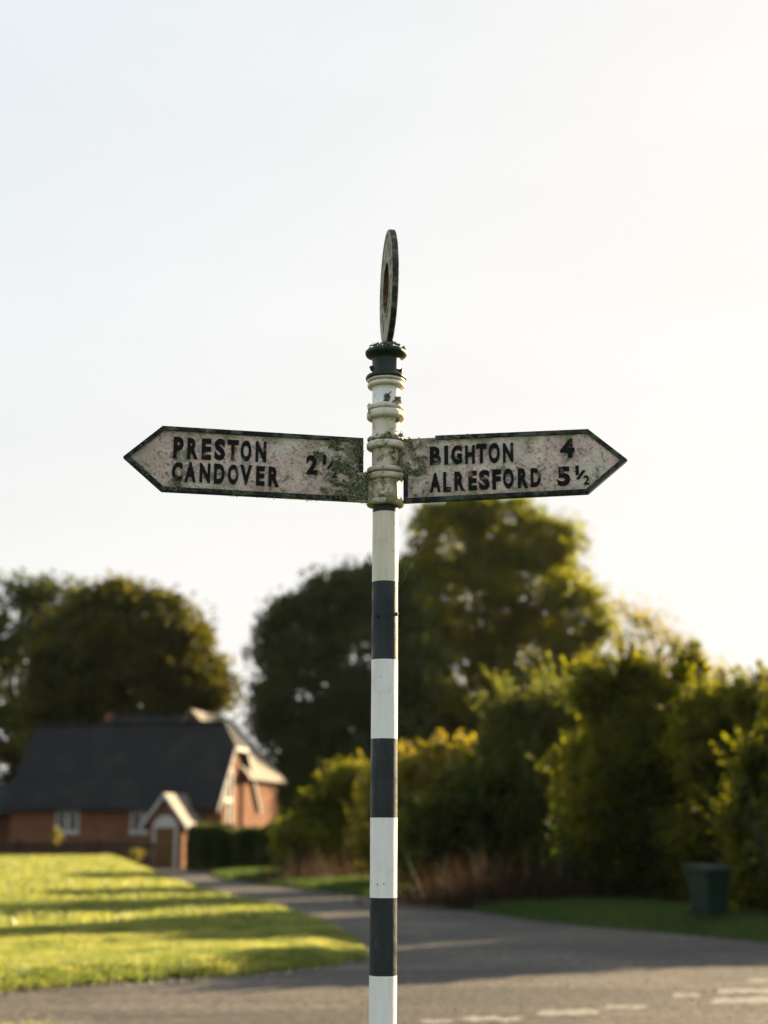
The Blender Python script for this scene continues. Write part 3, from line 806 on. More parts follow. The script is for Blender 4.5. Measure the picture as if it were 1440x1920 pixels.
growth('rusty_crust', root, 260, around(Z(1165), .008, .0425, 262, 352), M['crust'], .0018, .0050, 26)
growth('rusty_crust', root, 90, around(Z(1295), .004, .0405, 290, 335), M['crust'], .0012, .0030, 27)
growth('moss', root, 260, around(Z(1530), .018, .041, 290, 372), M['moss'], .0012, .0036, 28)
growth('lichen', root, 160, around(Z(1008), .002, .055), M['lichen'], .001, .0022, 29)
growth('lichen', root, 160, around(Z(1192), .003, .052), M['lichen'], .001, .0024, 30)

# a few strands of cobweb under the right arm
bm = bmesh.new()
for (a, b) in (((752, 1085), (764, 1050)), ((757, 1090), (762, 1068)), ((744, 1062), (905, 945)), ((748, 1100), (800, 1010))):
    pa, pb = at(a[0], a[1], 3.95), at(b[0], b[1], 3.93)
    mid = (pa + pb) / 2 - Vector((0, 0, .004)); tube(bm, [pa, mid, pb], [.00012] * 3, 4)
M['web'] = mat('cobweb', (.6, .58, .5), .4, .5)
obj('cobweb', bm, M['web'], label='faint cobweb strands strung between the post and the right pointing arm', cat='cobweb')

# ------------------------------------------------------------------ trees and bushes
def lobe(px, py, Y, rpx, rpy=None, ry=None, dy=0.0):
    p = at(px, py, Y); k = ppm(Y); r = rpx / k
    return (p.x, Y + dy, p.z, r, ry or r, (rpy or rpx) / k)
def foliage(lobes, n, leaf, seed, clump=40, sig=.45, stretch=1.0, shell=(.72, 1.04), base=None, inner=.78):
    g = np.random.default_rng(seed); L = np.array(lobes); area = L[:, 3] * L[:, 5] + L[:, 3] * L[:, 4]
    nc = n // clump; cen = []
    pr = area / area.sum()
    while len(cen) < nc:
        i = g.choice(len(L), p=pr); d = g.normal(0, 1, 3); d /= np.linalg.norm(d)
        rr = g.uniform(*shell); p = L[i, :3] + d * L[i, 3:] * rr
        if base is not None and p[2] < base: continue
        q = (p - L[:, :3]) / L[:, 3:]; dist = (q ** 2).sum(1) ** .5; dist[i] = 9
        if dist.min() < inner and g.random() < .75: continue
        cen.append(p)
    cen = np.array(cen)
    sz = g.uniform(.45, 1.45, nc)
    P = np.repeat(cen, clump, 0) + np.clip(g.normal(0, 1, (nc * clump, 3)), -1.7, 1.7) * (np.repeat(sz, clump)[:, None] * sig * np.array([1, 1, .65 * stretch]))
    if base is not None: P[:, 2] = np.maximum(P[:, 2], base * .5 + .02)
    m = len(P); s = leaf * g.uniform(.6, 1.35, m)
    u = g.normal(0, 1, (m, 3)); u[:, 2] = u[:, 2] * stretch; u /= np.linalg.norm(u, axis=1)[:, None]
    w = np.cross(u, g.normal(0, 1, (m, 3))); w /= np.linalg.norm(w, axis=1)[:, None]
    u = u * s[:, None]; w = w * (s * .55)[:, None]
    bend = np.cross(u, w) * .0
    return np.stack([P - u, P - w * .9 + u * .1, P + u, P + w * .9 + u * .1], 1), cen
def limbs(bm, basep, lobes, r0, seed, n=3):
    rr = random.Random(seed); basep = Vector(basep)
    top = max(l[2] for l in lobes); cx = sum(l[0] for l in lobes) / len(lobes); cy = sum(l[1] for l in lobes) / len(lobes)
    fork = Vector((basep.x * .6 + cx * .4, basep.y * .6 + cy * .4, basep.z + (top - basep.z) * .30))
    mid = basep.lerp(fork, .5) + Vector((rr.gauss(0, .1), rr.gauss(0, .1), 0)) * r0 * 2
    tube(bm, [basep - Vector((0, 0, .1)), basep + Vector((0, 0, .25)), mid, fork], [r0 * 1.35, r0 * 1.05, r0 * .85, r0 * .7], 10)
    for l in lobes:
        e = Vector(l[:3]); a = fork.lerp(e, .45) + Vector((rr.gauss(0, .06), rr.gauss(0, .06), .05)) * (e - fork).length
        tube(bm, [fork, a, e], [r0 * .42, r0 * .24, r0 * .08], 6)
        for _ in range(n):
            d = Vector((rr.gauss(0, 1), rr.gauss(0, 1), rr.gauss(.2, .8))).normalized()
            q = e + Vector((d.x * l[3], d.y * l[4], d.z * l[5])) * .6
            tube(bm, [a.lerp(e, .6), (a.lerp(e, .6) + q) / 2 + Vector((0, 0, .08)), q], [r0 * .09, r0 * .05, r0 * .02], 5)
def tree(name, px, base_py, Y, lobes, n, leaf, mat_, r0, seed, label, cat='tree', group=None, trunk='trunk', crown='crown', base_z=0.0, **kw):
    b = at(px, 1560, Y); b.z = base_z
    kw_shoots = kw.pop('shoots', (0, 0, 0)); g0 = random.Random(seed * 7); rough = kw.pop('rough', (5, .22, .42)); subs = []
    for l in lobes:
        for _ in range(rough[0]):
            d = Vector((g0.gauss(0, 1), g0.gauss(0, 1), g0.gauss(.25, 1))).normalized(); f = g0.uniform(rough[1], rough[2])
            subs.append((l[0] + d.x * l[3] * .88, l[1] + d.y * l[4] * .88, l[2] + d.z * l[5] * .88, l[3] * f, l[4] * f, l[5] * f * .8))
    root_ = empty(name, b, label=label, cat=cat)
    if group: root_['group'] = group
    bm = bmesh.new(); limbs(bm, b, lobes, r0, seed); bmesh.ops.translate(bm, verts=bm.verts, vec=-b)
    obj(trunk, bm, M['bark'], root_, True)
    V, cen = foliage([tuple(l[:3]) + tuple(q * .94 for q in l[3:]) for l in lobes] + subs, n, leaf, seed, **kw); V = V - np.array(b)
    ns, sl, sm = kw_shoots
    if ns:
        gg = np.random.default_rng(seed + 500); LS = [l for l in lobes if l[2] + l[5] > max(q[2] + q[5] for q in lobes) - sl * 3.2]; Q = []
        for _ in range(ns):
            l = LS[gg.integers(len(LS))]; a = gg.uniform(0, 6.28); rr_ = gg.uniform(0, .95) ** .6
            p0 = np.array([l[0] + l[3] * rr_ * math.cos(a), l[1] + l[4] * rr_ * math.sin(a), l[2] + l[5] * math.sqrt(1 - rr_ * rr_) * .9])
            d = np.array([gg.normal(0, .28) + .5 * rr_ * math.cos(a), gg.normal(0, .28) + .5 * rr_ * math.sin(a), 1.0]); ln = sl * gg.uniform(.3, 1.25)
            t = gg.uniform(0, 1, 34)[:, None]; Q.append(p0 + d * t * ln + gg.normal(0, leaf * 1.1, (34, 3)) * (1.25 - t))
        Q = np.concatenate(Q); m_ = len(Q); u = gg.normal(0, 1, (m_, 3)); u /= np.linalg.norm(u, axis=1)[:, None]
        w = np.cross(u, gg.normal(0, 1, (m_, 3))); w /= np.linalg.norm(w, axis=1)[:, None]; ss = leaf * gg.uniform(.7, 1.5, m_)[:, None]; u = u * ss; w = w * ss * .55
        V = np.concatenate([V, np.stack([Q - u, Q - w, Q + u, Q + w], 1) - np.array(b)])
    quads(crown, V, M[mat_], root_)
    return root_
G1 = 'tall trees against the sky'
T = lambda Y, L: [lobe(a, b, Y, r, (q[0] if q else None), None, (q[1] if len(q) > 1 else 0)) for (a, b, r, *q) in L]
tree('broadleaf_tree', 235, 0, 92, T(92, [(235, 1195, 100), (150, 1262, 105), (305, 1205, 85), (355, 1275, 72), (250, 1300, 110), (185, 1165, 62), (120, 1210, 60), (385, 1300, 40, 36), (215, 1130, 42), (330, 1330, 60), (130, 1350, 90)]),
     60000, .22, 'leaf_brown', .55, 31, 'broad dome shaped tree with brown tinged leaves rising behind the church roof', group=G1, sig=.55, rough=(6, .15, .30))
tree('broadleaf_tree', 30, 0, 108, T(108, [(70, 1145, 62), (20, 1175, 85), (120, 1150, 66), (-60, 1230, 90), (60, 1270, 110), (-20, 1350, 110), (100, 1360, 90), (160, 1180, 60), (-20, 1460, 90), (-90, 1400, 90), (10, 1540, 80), (-70, 1540, 90), (-10, 1590, 60, 40)]),
     34000, .26, 'leaf_dark', .55, 32, 'dark green tree cut by the left frame edge, behind the brown tinged tree', group=G1, sig=.6)
tree('broadleaf_tree', 630, 0, 88, T(88, [(655, 1140, 72), (575, 1172, 70), (600, 1285, 112), (522, 1335, 55), (700, 1240, 120), (640, 1385, 95), (725, 1140, 70), (530, 1215, 48), (560, 1400, 60, 40), (700, 1360, 100), (700, 1450, 100), (590, 1470, 90), (690, 1115, 60), (610, 1140, 62), (545, 1190, 52)]),
     64000, .21, 'leaf_dark', .5, 33, 'rounded dark green tree left of the pole, between the church and the pole', group=G1, sig=.5)
tree('oak_tree', 930, 0, 98, T(98, [(845, 1015, 82), (945, 1000, 78), (1025, 1015, 55), (1000, 1105, 98), (880, 1140, 120), (1075, 1160, 66), (1000, 1250, 105), (850, 1280, 115), (790, 1180, 70), (930, 1375, 115), (1060, 1290, 80), (785, 1070, 36), (1110, 1190, 34), (880, 975, 55), (850, 1420, 110), (775, 1345, 70), (960, 1470, 110)]),
     96000, .22, 'leaf_oak', .75, 34, 'tallest tree, gold edged on its sunny side, behind the right pointing arm', group=G1, sig=.55)
# distant tree belt closing the view at eye level
tree('broadleaf_tree', 1260, 0, 120, T(120, [(1180, 1400, 80), (1280, 1380, 90), (1390, 1400, 90), (1230, 1480, 110), (1360, 1480, 110)]), 15000, .32, 'leaf_dark', .4, 35, 'low distant tree mostly hidden behind the tall hedge on the right', group=G1, sig=.8)
tree('broadleaf_tree', 470, 0, 130, T(130, [(450, 1500, 60, 40), (520, 1480, 60, 50), (400, 1510, 60, 40)]), 9000, .3, 'leaf_dark', .3, 36, 'low distant tree showing in the gap between the church and the round dark tree', group=G1, sig=.7)

GH = 'bushes of the roadside hedge'
def bush(px, Y, L, n, leaf, m, seed, label, r0=.07, **kw):
    kw.setdefault('sig', .2); kw.setdefault('base', .15); kw.setdefault('clump', 30); kw.setdefault('shoots', (190, .6, 0)); kw.setdefault('shell', (.62, 1.08))
    return tree('hedge_bush', px, 0, Y, T(Y, L), n, leaf, m, r0, seed, label, cat='bush', group=GH, trunk='stems', crown='foliage', **kw)
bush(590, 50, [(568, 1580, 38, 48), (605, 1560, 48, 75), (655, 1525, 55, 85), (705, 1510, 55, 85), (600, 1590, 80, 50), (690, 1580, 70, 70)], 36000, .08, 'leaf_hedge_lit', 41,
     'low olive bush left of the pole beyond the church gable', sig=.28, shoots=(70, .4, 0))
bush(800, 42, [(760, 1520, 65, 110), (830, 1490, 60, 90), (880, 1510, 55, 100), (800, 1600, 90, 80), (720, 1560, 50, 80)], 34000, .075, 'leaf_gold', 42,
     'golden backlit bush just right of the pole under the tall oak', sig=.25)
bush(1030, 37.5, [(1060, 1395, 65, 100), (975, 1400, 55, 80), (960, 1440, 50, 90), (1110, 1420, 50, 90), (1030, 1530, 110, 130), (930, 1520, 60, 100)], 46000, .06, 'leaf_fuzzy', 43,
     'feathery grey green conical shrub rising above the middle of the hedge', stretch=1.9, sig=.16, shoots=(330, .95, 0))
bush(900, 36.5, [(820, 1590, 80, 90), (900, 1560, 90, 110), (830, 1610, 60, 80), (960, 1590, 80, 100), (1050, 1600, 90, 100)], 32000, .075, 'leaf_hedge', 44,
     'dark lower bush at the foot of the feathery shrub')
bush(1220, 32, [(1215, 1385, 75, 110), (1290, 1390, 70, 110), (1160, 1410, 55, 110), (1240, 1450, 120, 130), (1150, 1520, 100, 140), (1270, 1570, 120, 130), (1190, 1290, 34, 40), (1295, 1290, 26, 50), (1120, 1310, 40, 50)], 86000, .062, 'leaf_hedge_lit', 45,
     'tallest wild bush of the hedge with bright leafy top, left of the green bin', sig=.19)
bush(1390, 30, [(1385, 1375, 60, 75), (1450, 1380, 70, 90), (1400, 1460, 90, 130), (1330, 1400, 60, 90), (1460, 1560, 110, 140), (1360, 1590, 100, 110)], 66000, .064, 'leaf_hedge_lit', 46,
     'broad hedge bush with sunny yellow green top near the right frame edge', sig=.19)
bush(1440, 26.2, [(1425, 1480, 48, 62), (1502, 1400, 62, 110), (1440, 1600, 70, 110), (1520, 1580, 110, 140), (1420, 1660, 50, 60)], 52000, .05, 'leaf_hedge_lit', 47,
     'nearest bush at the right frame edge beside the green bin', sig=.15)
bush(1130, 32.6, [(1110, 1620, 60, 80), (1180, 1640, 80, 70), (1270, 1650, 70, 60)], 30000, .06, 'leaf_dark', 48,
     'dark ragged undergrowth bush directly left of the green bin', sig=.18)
def off_bush(X, Y, r, h, seed, label, n=16000):  # unseen run of the hedge, added and sized for its shadow on road and lawn
    k = ppm(Y); px = 720 + X * k; py = lambda z: 1560 - (z - 1.6) * k
    return bush(px, Y, [(px, py(h - r), r * k, r * k), (px + .5 * k, py(h * .45), r * 1.15 * k, h * .45 * k), (px - .4 * k, py(h * .4), r * 1.0 * k, h * .4 * k)], n, .09, 'leaf_hedge', seed, label, sig=.22, shoots=(40, .5, 0))
off_bush(8.35, 25.2, 1.35, 4.35, 49, 'unseen hedge bush standing just past the right frame edge nearest the road', 22000)
off_bush(11.4, 26.2, 1.5, 3.8, 50, 'second unseen hedge bush past the right frame edge')
off_bush(14.2, 26.6, 1.6, 3.5, 51, 'third unseen hedge bush past the right frame edge')
off_bush(17.2, 26.6, 1.7, 3.7, 52, 'outermost unseen hedge bush far past the right frame edge')
# wispy arching tree behind the hedge
def wispy():
    Y = 44; b = at(1230, 1560, Y); b.z = 0
    r_ = empty('young_tree', b, label='thin arching young tree with sparse leaves between the oak and the tallest hedge bush', cat='tree')
    bm = bmesh.new(); rr = random.Random(5); tips = []
    arcs = [[(1240, 1420), (1225, 1250), (1190, 1160), (1150, 1128)], [(1250, 1420), (1245, 1260), (1215, 1175), (1200, 1150)], [(1260, 1420), (1262, 1260), (1255, 1200), (1235, 1170)],
            [(1270, 1420), (1275, 1270), (1272, 1210)], [(1245, 1400), (1210, 1280), (1170, 1215), (1155, 1195)], [(1290, 1420), (1310, 1290), (1312, 1230)], [(1330, 1420), (1350, 1290), (1358, 1255)]]
    for a in arcs:
        P = [at(1240, 1540, Y) + Vector((0, rr.gauss(0, .2), 0))] + [at(p[0], p[1], Y + rr.gauss(0, .25)) for p in a]
        P[0].z = 0; tube(bm, [q - b for q in P], list(np.linspace(.07, .008, len(P))), 6)
        for i in range(2, len(P)):
            for t in np.linspace(0, 1, 7):
                q = P[i - 1].lerp(P[i], t); tips.append(q)
                e = q + Vector((rr.gauss(0, .3), rr.gauss(0, .3), rr.gauss(.05, .15))); tube(bm, [q - b, e - b], [.008, .003], 4); tips.append(e)
    obj('trunk', bm, M['bark'], r_, True)
    g = np.random.default_rng(9); c = np.array([list(t) for t in tips]); P = np.repeat(c, 16, 0) + g.normal(0, .16, (len(c) * 16, 3))
    m_ = len(P); u = g.normal(0, 1, (m_, 3)); u /= np.linalg.norm(u, axis=1)[:, None]; w = np.cross(u, g.normal(0, 1, (m_, 3))); w /= np.linalg.norm(w, axis=1)[:, None]
    u *= .06; w *= .035; V = np.stack([P - u, P - w, P + u, P + w], 1) - np.array(b)
    quads('crown', V, M['leaf_gold'], r_)
wispy()
# clipped hedge in front of the church gable
def clipped_hedge():
    a, b = at(366, 1560, 63), at(560, 1560, 59); a.z = b.z = 0; n = 46000; g = np.random.default_rng(3)
    r_ = empty('clipped_hedge', (a + b) / 2, label='dark flat topped clipped hedge along the foot of the church gable', cat='hedge')
    t = g.uniform(0, 1, n); d = (b - a); nr = Vector((-d.y, d.x, 0)).normalized()
    face = g.random(n); o = np.where(face < .55, -.45 + g.normal(0, .05, n), g.uniform(-.45, .45, n)); top = 1.58 + .10 * np.sin(t * 9) + .07 * np.sin(t * 23 + 1); z = np.where(face < .55, g.uniform(.0, 1, n) ** .8 * top, top + g.normal(0, .10, n)); o = o + .12 * np.sin(t * 31)
    P = np.stack([a.x + d.x * t + nr.x * o, a.y + d.y * t + nr.y * o, z], 1) - np.array((a + b) / 2)
    u = g.normal(0, 1, (n, 3)); u /= np.linalg.norm(u, axis=1)[:, None]; w = np.cross(u, g.normal(0, 1, (n, 3))); w /= np.linalg.norm(w, axis=1)[:, None]
    u *= .07; w *= .045; quads('foliage', np.stack([P - u, P - w, P + u, P + w], 1), M['leaf_dark'], r_)
    bm = bmesh.new(); c = (a + b) / 2
    for i in range(12):
        q = a.lerp(b, (i + .5) / 12) - c; tube(bm, [q, q + Vector((.05, .03, .8)), q + Vector((.0, .0, 1.6))], [.04, .03, .012], 6)
    obj('stems', bm, M['bark'], r_)
clipped_hedge()
# dry stems
def dry(px0, px1, y0, y1, n, h, label):
    x = (px0 + px1) / 2 + (px1 - px0) * .27 * rng.normal(0, 1, n); Y = (y0 + y1) / 2 + (y1 - y0) * .4 * rng.normal(0, 1, n); P = []
    for a, b in zip(x, Y):
        q = at(a, 1560, b); P.append((q.x, b, .08))
    blades('dry_undergrowth', np.array(P), h * rng.uniform(.35, 1.1, n) , .011, M['dry'], .22, label, 'undergrowth')
dry(770, 1150, 30.9, 32.2, 2600, .95, 'russet dry stems along the hedge foot in the middle of the far verge')
dry(500, 690, 45, 48, 1100, 1.0, 'pale brown dry stems at the hedge foot left of the pole')
# saplings catching light in front of the church
def sapling(px, Y, py0, py1, label, seed):
    b = at(px, 1560, Y); b.z = .05 if Y < 60 else 0
    r_ = empty('sapling', b, label=label, cat='sapling', group='small golden saplings in front of the church')
    top = at(px, py0, Y).z; bot = at(px, py1, Y).z; bm = bmesh.new()
    tube(bm, [(0, 0, 0), (.02, 0, (top) * .5), (-.03, 0, top - .1)], [.03, .022, .01], 6); obj('trunk', bm, M['bark'], r_)
    g = np.random.default_rng(seed); n = 170; P = g.normal(0, 1, (n, 3)) * np.array([.10, .10, (top - bot) * .22]) + np.array([-.05, 0, (top + bot) / 2])
    u = g.normal(0, 1, (n, 3)); u /= np.linalg.norm(u, axis=1)[:, None]; w = np.cross(u, g.normal(0, 1, (n, 3))); w /= np.linalg.norm(w, axis=1)[:, None]
    u *= .06; w *= .04; quads('crown', np.stack([P - u, P - w, P + u, P + w], 1), M['leaf_gold'], r_)
sapling(108, 61, 1548, 1580, 'golden sapling in front of the left church window', 1)
sapling(260, 57, 1592, 1618, 'shorter golden sapling beside the lane left of the church porch', 2)

# ------------------------------------------------------------------ church
def church():
    A = R(12.5); L = 10.3; W = 6.0
    corner = at(400, 1560, 68); corner.z = 0
    # local frame: x along the nave towards the gable, origin at the front gable corner, y into depth
    r_ = empty('church', corner, A * -1, label='low red brick church with steep dark slate roof and sunlit gable end', cat='church')
    EH = at(400, 1498, 68).z; RH = at(440, 1357, 71).z - .0; OV = .35
    k = (RH - EH) / (W / 2)
    def wallbox(name, x0, x1, y0, y1, z0, z1, m=M['brick'], p=None):
        bm = bmesh.new(); box(bm, x0, x1, y0, y1, z0, z1); return obj(name, bm, m, p or r_)
    # nave walls as a pentagonal prism with the gable
    def prism_yz(bm, pts, x0, x1):
        a = [bm.verts.new((x0, p[0], p[1])) for p in pts]; b = [bm.verts.new((x1, p[0], p[1])) for p in pts]
        bm.faces.new(a); bm.faces.new(b[::-1])
        for i in range(len(pts)):
            j = (i + 1) % len(pts); bm.faces.new((a[i], a[j], b[j], b[i]))
    hipz = RH - 1.15; hy = (RH - hipz) / k
    bm = bmesh.new(); prism_yz(bm, [(0, 0), (W, 0), (W, EH), (W / 2 + hy, hipz), (W / 2 - hy, hipz), (0, EH)], -L, 0)
    obj('wall', bm, M['brick'], r_)
    # roof: two slopes clipped by the half hip
    bm = bmesh.new(); ez = EH - OV * k; x1 = .30; xr = -.60; up = .06
    def P(x, y, z): return (x, y, z + up)
    yl, yr = -OV, W + OV
    hyo = hy + .0
    slab(bm, [P(-L - .4, yl, ez), P(x1, yl, ez), P(x1, W / 2 - hyo, hipz), P(xr, W / 2, RH), P(-L - .4, W / 2, RH)], .14)
    slab(bm, [P(x1, yr, ez), P(-L - .4, yr, ez), P(-L - .4, W / 2, RH), P(xr, W / 2, RH), P(x1, W / 2 + hyo, hipz)], .14)
    slab(bm, [P(x1, W / 2 - hyo, hipz), P(x1, W / 2 + hyo, hipz), P(xr, W / 2, RH)], .14)
    roof = obj('roof', bm, M['slate'], r_)
    bm = bmesh.new(); box(bm, -L - .4, xr, W / 2 - .09, W / 2 + .09, RH + .0, RH + .17); obj('ridge_tile', bm, M['slate'], roof)
    # bargeboards
    for sgn in (-1, 1):
        y_e = W / 2 + sgn * (W / 2 + OV); y_t = W / 2 + sgn * hyo
        bm = bmesh.new(); a = [(y_e, ez - .02), (y_t, hipz - .02), (y_t, hipz - .22), (y_e, ez - .22)]; prism_yz(bm, a, x1 + .003, x1 + .05)
        obj('bargeboard', bm, M['trim'], roof)
    bm = bmesh.new(); prism_yz(bm, [(W / 2 - hyo, hipz - .03), (W / 2 + hyo, hipz - .03), (W / 2 + hyo, hipz - .22), (W / 2 - hyo, hipz - .22)], x1 + .052, x1 + .09); obj('bargeboard', bm, M['trim'], roof)
    # long verge trim on the sunny far slope of the half hip
    bm = bmesh.new(); tube(bm, [P(xr, W / 2, RH + .03), P(x1, W / 2 + hyo, hipz + .03)], [.09, .09], 6); obj('hip_tile', bm, M['trim'], roof)
    # gutter
    bm = bmesh.new(); tube(bm, [(-L - .3, -OV - .05, ez - .02), (x1 - .1, -OV - .05, ez - .02)], [.06, .06], 8); obj('gutter', bm, M['rubber'], roof)
    # buttress at the corner
    bm = bmesh.new(); prism_yz(bm, [(-.05, 0), (.5, 0), (.5, EH - .4), (-.05, EH - .25)], .0, .45); obj('buttress', bm, M['brick'], r_)
    def window_front(xc, w, z0, z1, lights, y=-.0):
        bm = bmesh.new(); t = .09
        for (a, b, c, d) in ((xc - w / 2, xc + w / 2, z1 - t, z1), (xc - w / 2, xc + w / 2, z0, z0 + t), (xc - w / 2, xc - w / 2 + t, z0 + t, z1 - t), (xc + w / 2 - t, xc + w / 2, z0 + t, z1 - t)):
            box(bm, a, b, y - .06, y + .01, c, d)
        for i in range(1, lights):
            x = xc - w / 2 + w * i / lights; box(bm, x - .07, x + .07, y - .05, y + .01, z0 + t, z1 - t)
        fr = obj('window', bm, M['trim'], r_)
        bm = bmesh.new(); box(bm, xc - w / 2 + t, xc + w / 2 - t, y - .02, y - .004, z0 + t, z1 - t); obj('pane', bm, M['glass'], fr)
        bm = bmesh.new(); box(bm, xc - w / 2 - .08, xc + w / 2 + .08, y - .12, y - .002, z0 - .09, z0 - .003); obj('sill', bm, M['trim'], fr)
    sx = lambda px: (at(px, 1560, 69.5).x - corner.x) / math.cos(A)
    window_front(sx(125), 1.2, at(0, 1560, 70).z - .02, at(0, 1509, 70).z, 2)
    window_front(sx(272), 1.2, at(0, 1560, 69).z - .02, at(0, 1511, 69).z, 2)
    window_front(sx(-40), 1.2, 1.6, 2.9, 2)
    # tall gable window: two lancets and a roundel
    yc = 1.9
    bm = bmesh.new(); box(bm, -.01, .07, yc - .62, yc - .50, .9, 4.1); box(bm, -.01, .07, yc + .50, yc + .62, .9, 4.1); box(bm, -.01, .06, yc - .08, yc + .08, .9, 4.1)
    box(bm, -.01, .08, yc - .62, yc + .62, .78, .9); box(bm, -.01, .08, yc - .62, yc + .62, 3.0, 3.2)
    for s in range(9):
        a0, a1 = math.pi * s / 9, math.pi * (s + 1) / 9
        q = [(yc + .62 * math.cos(a0), 4.1 + .75 * math.sin(a0)), (yc + .62 * math.cos(a1), 4.1 + .75 * math.sin(a1)), (yc + .46 * math.cos(a1), 4.1 + .56 * math.sin(a1)), (yc + .46 * math.cos(a0), 4.1 + .56 * math.sin(a0))]
        prism_yz(bm, q, -.01, .075)
    fr = obj('gable_window', bm, M['trim'], r_)
    bm = bmesh.new(); box(bm, .004, .02, yc - .5, yc + .5, .9, 4.6); obj('pane', bm, M['glass'], fr)
    # rear cross wing with its sunlit slope
    WX = (at(352, 1560, 72).x - corner.x) * math.cos(A) + (72 - 68) * -math.sin(A) * 1.0
    wy0 = 3.6; wy1 = 10.1; wr = at(352, 1331, 72).z; hw = 2.75; we = at(530, 1462, 75).z; kk = (wr - we) / (hw + .4)
    lx = -2.6
    bm = bmesh.new()
    prism_xz(bm, [(lx - hw, 0), (lx + hw, 0), (lx + hw, wr - hw * kk), (lx, wr), (lx - hw, wr - hw * kk)], wy0 + .3, wy1 - .3)
    # shift: wing stands behind the nave and reaches past its gable
    wing = obj('wing_wall', bm, M['brick'], r_); wing.location = (0, 0, 0)
    bm = bmesh.new()
    slab(bm, [(lx, wy0, wr + .05), (lx + hw + .4, wy0, we + .05), (lx + hw + .4, wy1, we + .05), (lx, wy1, wr + .05)], .14)
    slab(bm, [(lx, wy1, wr + .05), (lx - hw - .4, wy1, we + .05), (lx - hw - .4, wy0, we + .05), (lx, wy0, wr + .05)], .14)
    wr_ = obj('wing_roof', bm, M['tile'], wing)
    # rear parallel range
    bm = bmesh.new(); y0, y1, z1, ze = 6.4, 11.6, at(250, 1338, 77).z, 4.2
    a = -9.6; b = -3.2
    prism_yz(bm, [(y0 + .3, 0), (y1 - .3, 0), (y1 - .3, ze), ((y0 + y1) / 2, z1 - .1), (y0 + .3, ze)], a + .2, b)
    rear = obj('rear_wall', bm, M['brick'], r_)
    bm = bmesh.new(); ym = (y0 + y1) / 2
    slab(bm, [(a, y0 - .1, ze), (b, y0 - .1, ze), (b, ym, z1), (a, ym, z1)], .14); slab(bm, [(b, y1 + .1, ze), (a, y1 + .1, ze), (a, ym, z1), (b, ym, z1)], .14)
    rr = obj('rear_roof', bm, M['slate'], rear)
    bm = bmesh.new(); box(bm, a + .1, a + .5, ym - .2, ym + .2, z1 - .3, z1 + .15); obj('chimney', bm, M['brick'], rr)
    # lean-to annexe at the far left end
    bm = bmesh.new(); prism_yz(bm, [(.9, 0), (4.6, 0), (4.6, 2.6), (2.75, 3.9), (.9, 2.6)], -L - 4.5, -L - .02); an = obj('annexe_wall', bm, M['brick'], r_)
    bm = bmesh.new(); a, b = -L - 4.8, -L - .41
    slab(bm, [(a, .6, 2.5), (b, .6, 2.5), (b, 2.75, 4.05), (a, 2.75, 4.05)], .12); slab(bm, [(b, 4.9, 2.5), (a, 4.9, 2.5), (a, 2.75, 4.05), (b, 2.75, 4.05)], .12)
    obj('annexe_roof', bm, M['slate'], an)
    # porch
    pxc = -1.41; D = 2.5; pw = .82; pe = at(0, 1552, 66.5).z; pr = at(314, 1489, 66.5).z; ph = 1.13; pk = (pr - pe) / ph
    e = pr - pw * pk
    bm = bmesh.new()
    prism_xz(bm, [(pxc - pw, 0), (pxc + pw, 0), (pxc + pw, e), (pxc, pr - .08), (pxc - pw, e)], -D, -.01)
    porch = obj('porch', bm, M['brick'], r_)
    bm = bmesh.new(); y0, y1 = -D - .25, 1.2
    slab(bm, [(pxc, y0, pr + .03), (pxc + ph, y0, pe + .03), (pxc + ph, -.0, pe + .03), (pxc, y1, pr + .03)], .10)
    slab(bm, [(pxc, y1, pr + .03), (pxc - ph, .0, pe + .03), (pxc - ph, y0, pe + .03), (pxc, y0, pr + .03)], .10)
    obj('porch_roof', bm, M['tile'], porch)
    bm = bmesh.new()
    for s in (-1, 1):
        q = [(pxc, pr + .04), (pxc + s * (ph + .02), pe + .04), (pxc + s * (ph + .02), pe - .13), (pxc, pr - .15)]
        prism_xz(bm, q if s > 0 else q[::-1], y0 - .06, y0 - .004)
    obj('porch_bargeboard', bm, M['trim'], porch)
    dw = .46; dz = at(0, 1556, 66).z + .1
    bm = bmesh.new(); box(bm, pxc - dw, pxc + dw, -D - .05, -D - .004, 0, dz); 
    door = obj('porch_door', bm, M['door'], porch)
    bm = bmesh.new(); blobs(bm, [(pxc + dw - .12, -D - .07, 1.0)], [.04], 1, 1, 2); obj('handle', bm, M['rubber'], door)
    bm = bmesh.new()
    for s in (-1, 1): box(bm, pxc + s * (dw + .06) - .06, pxc + s * (dw + .06) + .06, -D - .07, -D - .003, 0, dz)
    for s in range(9):
        a0, a1 = math.pi * s / 9, math.pi * (s + 1) / 9; ro, ri = dw + .12, .02
        prism_xz(bm, [(pxc + ro * math.cos(a0), dz + .55 * math.sin(a0)), (pxc + ro * math.cos(a1), dz + .55 * math.sin(a1)), (pxc + ri * math.cos(a1), dz + .01 + .02 * math.sin(a1)), (pxc + ri * math.cos(a0), dz + .01 + .02 * math.sin(a0))], -D - .065, -D - .0035)
    obj('door_surround', bm, M['trim'], porch)
church()

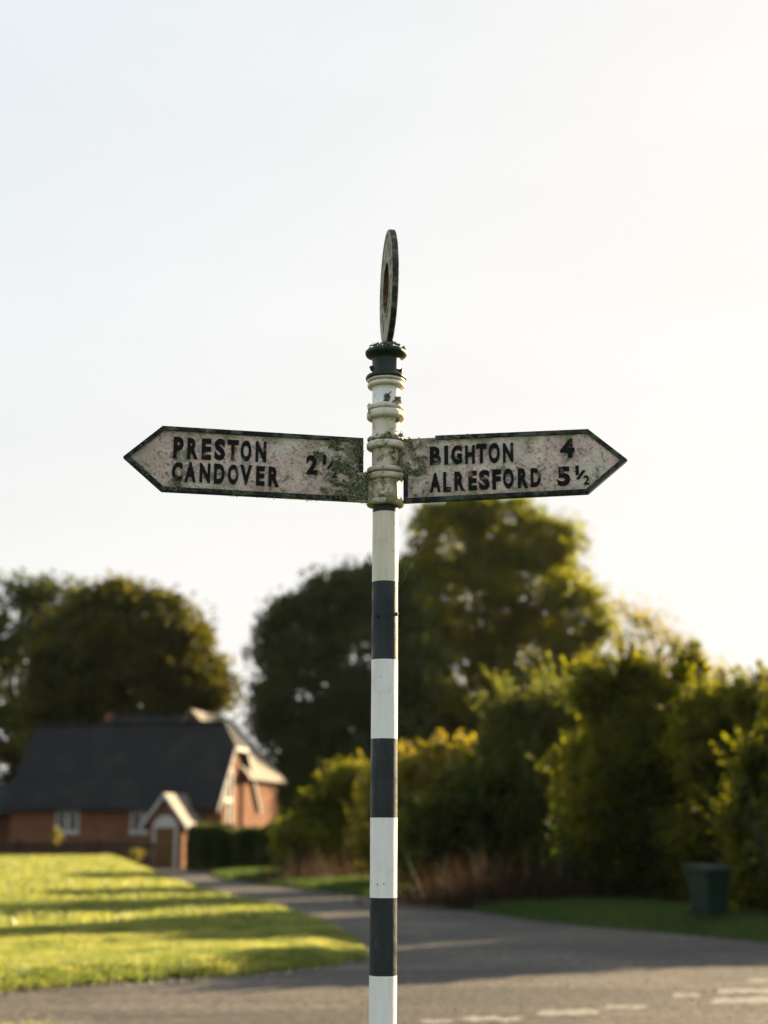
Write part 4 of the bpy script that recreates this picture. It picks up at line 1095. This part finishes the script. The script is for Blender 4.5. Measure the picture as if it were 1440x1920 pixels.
# timber fence in front of the church
def fence():
    a, b = at(-260, 1560, 64.5), at(292, 1560, 63); a.z = b.z = 0; d = b - a; n = d.length; ang = math.atan2(d.y, d.x)
    r_ = empty('picket_fence', a, ang, label='low dark timber picket fence in front of the church windows', cat='fence')
    bm = bmesh.new(); x = .0
    while x < n:
        h = 1.22 + random.gauss(0, .015); prism_xz(bm, [(x, .06), (x + .085, .06), (x + .085, h - .05), (x + .042, h), (x, h - .05)], -.02, .0); x += .135
    obj('pickets', bm, M['fence'], r_)
    for z in (.35, .95):
        bm = bmesh.new(); box(bm, 0, n, .003, .045, z, z + .09); obj('rail', bm, M['fence'], r_)
    for i in range(int(n / 1.8) + 1):
        bm = bmesh.new(); box(bm, i * 1.8 - .05, i * 1.8 + .05, .047, .15, 0, 1.3); obj('post', bm, M['fence'], r_)
fence()

# ------------------------------------------------------------------ wheelie bin
def wheelie_bin():
    b = at(1331, 1720, 25.0); b.z = .13
    r_ = empty('wheelie_bin', b, R(24), label='dark green plastic wheelie bin standing on the verge against the hedge', cat='bin'); r_.scale = (.86, .86, .88)
    bm = bmesh.new()
    lo, hi = (.21, .25), (.285, .35)
    rings = []
    for z, (hx, hy) in ((.05, lo), (.12, (lo[0] + .01, lo[1] + .01)), (.90, hi), (.905, (hi[0] + .025, hi[1] + .025)), (.95, (hi[0] + .025, hi[1] + .025))):
        rings.append([bm.verts.new((sx * hx, sy * hy, z)) for sx, sy in ((-1, -1), (1, -1), (1, 1), (-1, 1))])
    for A_, B_ in zip(rings[:-1], rings[1:]):
        for i in range(4): bm.faces.new((A_[i], A_[(i + 1) % 4], B_[(i + 1) % 4], B_[i]))
    bm.faces.new(rings[0][::-1]); bm.faces.new(rings[-1])
    o = obj('body', bm, M['bin'], r_); mo = o.modifiers.new('b', 'BEVEL'); mo.width = .018; mo.segments = 3
    bm = bmesh.new()
    prism = [(-.40, .955), (-.38, .985), (-.15, 1.04), (.25, 1.065), (.36, 1.03), (.37, .955)]
    a_ = [bm.verts.new((-.318, p[0], p[1])) for p in prism]; c_ = [bm.verts.new((.318, p[0], p[1])) for p in prism]
    bm.faces.new(a_); bm.faces.new(c_[::-1])
    for i in range(len(prism)):
        j = (i + 1) % len(prism); bm.faces.new((a_[i], a_[j], c_[j], c_[i]))
    o = obj('lid', bm, M['bin'], r_); mo = o.modifiers.new('b', 'BEVEL'); mo.width = .012; mo.segments = 2
    bm = bmesh.new(); tube(bm, [(-.26, .38, .93), (-.26, .43, .95), (.26, .43, .95), (.26, .38, .93)], [.015] * 4, 8); obj('handle', bm, M['bin'], r_)
    for s in (-1, 1):
        bm = bmesh.new(); lathe(bm, [(.0, -.025), (.085, -.025), (.1, -.015), (.1, .015), (.085, .025), (.0, .025)], 24, cap=False)
        bmesh.ops.transform(bm, matrix=Matrix.Translation((s * .27, .27, .10)) @ Matrix.Rotation(R(90), 4, 'Y'), verts=bm.verts); obj('wheel', bm, M['rubber'], r_)
wheelie_bin()

# ------------------------------------------------------------------ air
bm = bmesh.new(); box(bm, -95, 95, -25, 160, -1.04, 34)
hm = bpy.data.materials.new('haze'); hm.use_nodes = True; hn = hm.node_tree.nodes; hn.clear()
pv = hn.new('ShaderNodeVolumePrincipled'); pv.inputs['Color'].default_value = (.96, .95, .93, 1); pv.inputs['Density'].default_value = .00004; pv.inputs['Anisotropy'].default_value = .55
ho = hn.new('ShaderNodeOutputMaterial'); hm.node_tree.links.new(pv.outputs[0], ho.inputs['Volume'])
obj('haze', bm, hm, kind='stuff', label='thin golden morning haze in the air over the green and the lane', cat='haze')
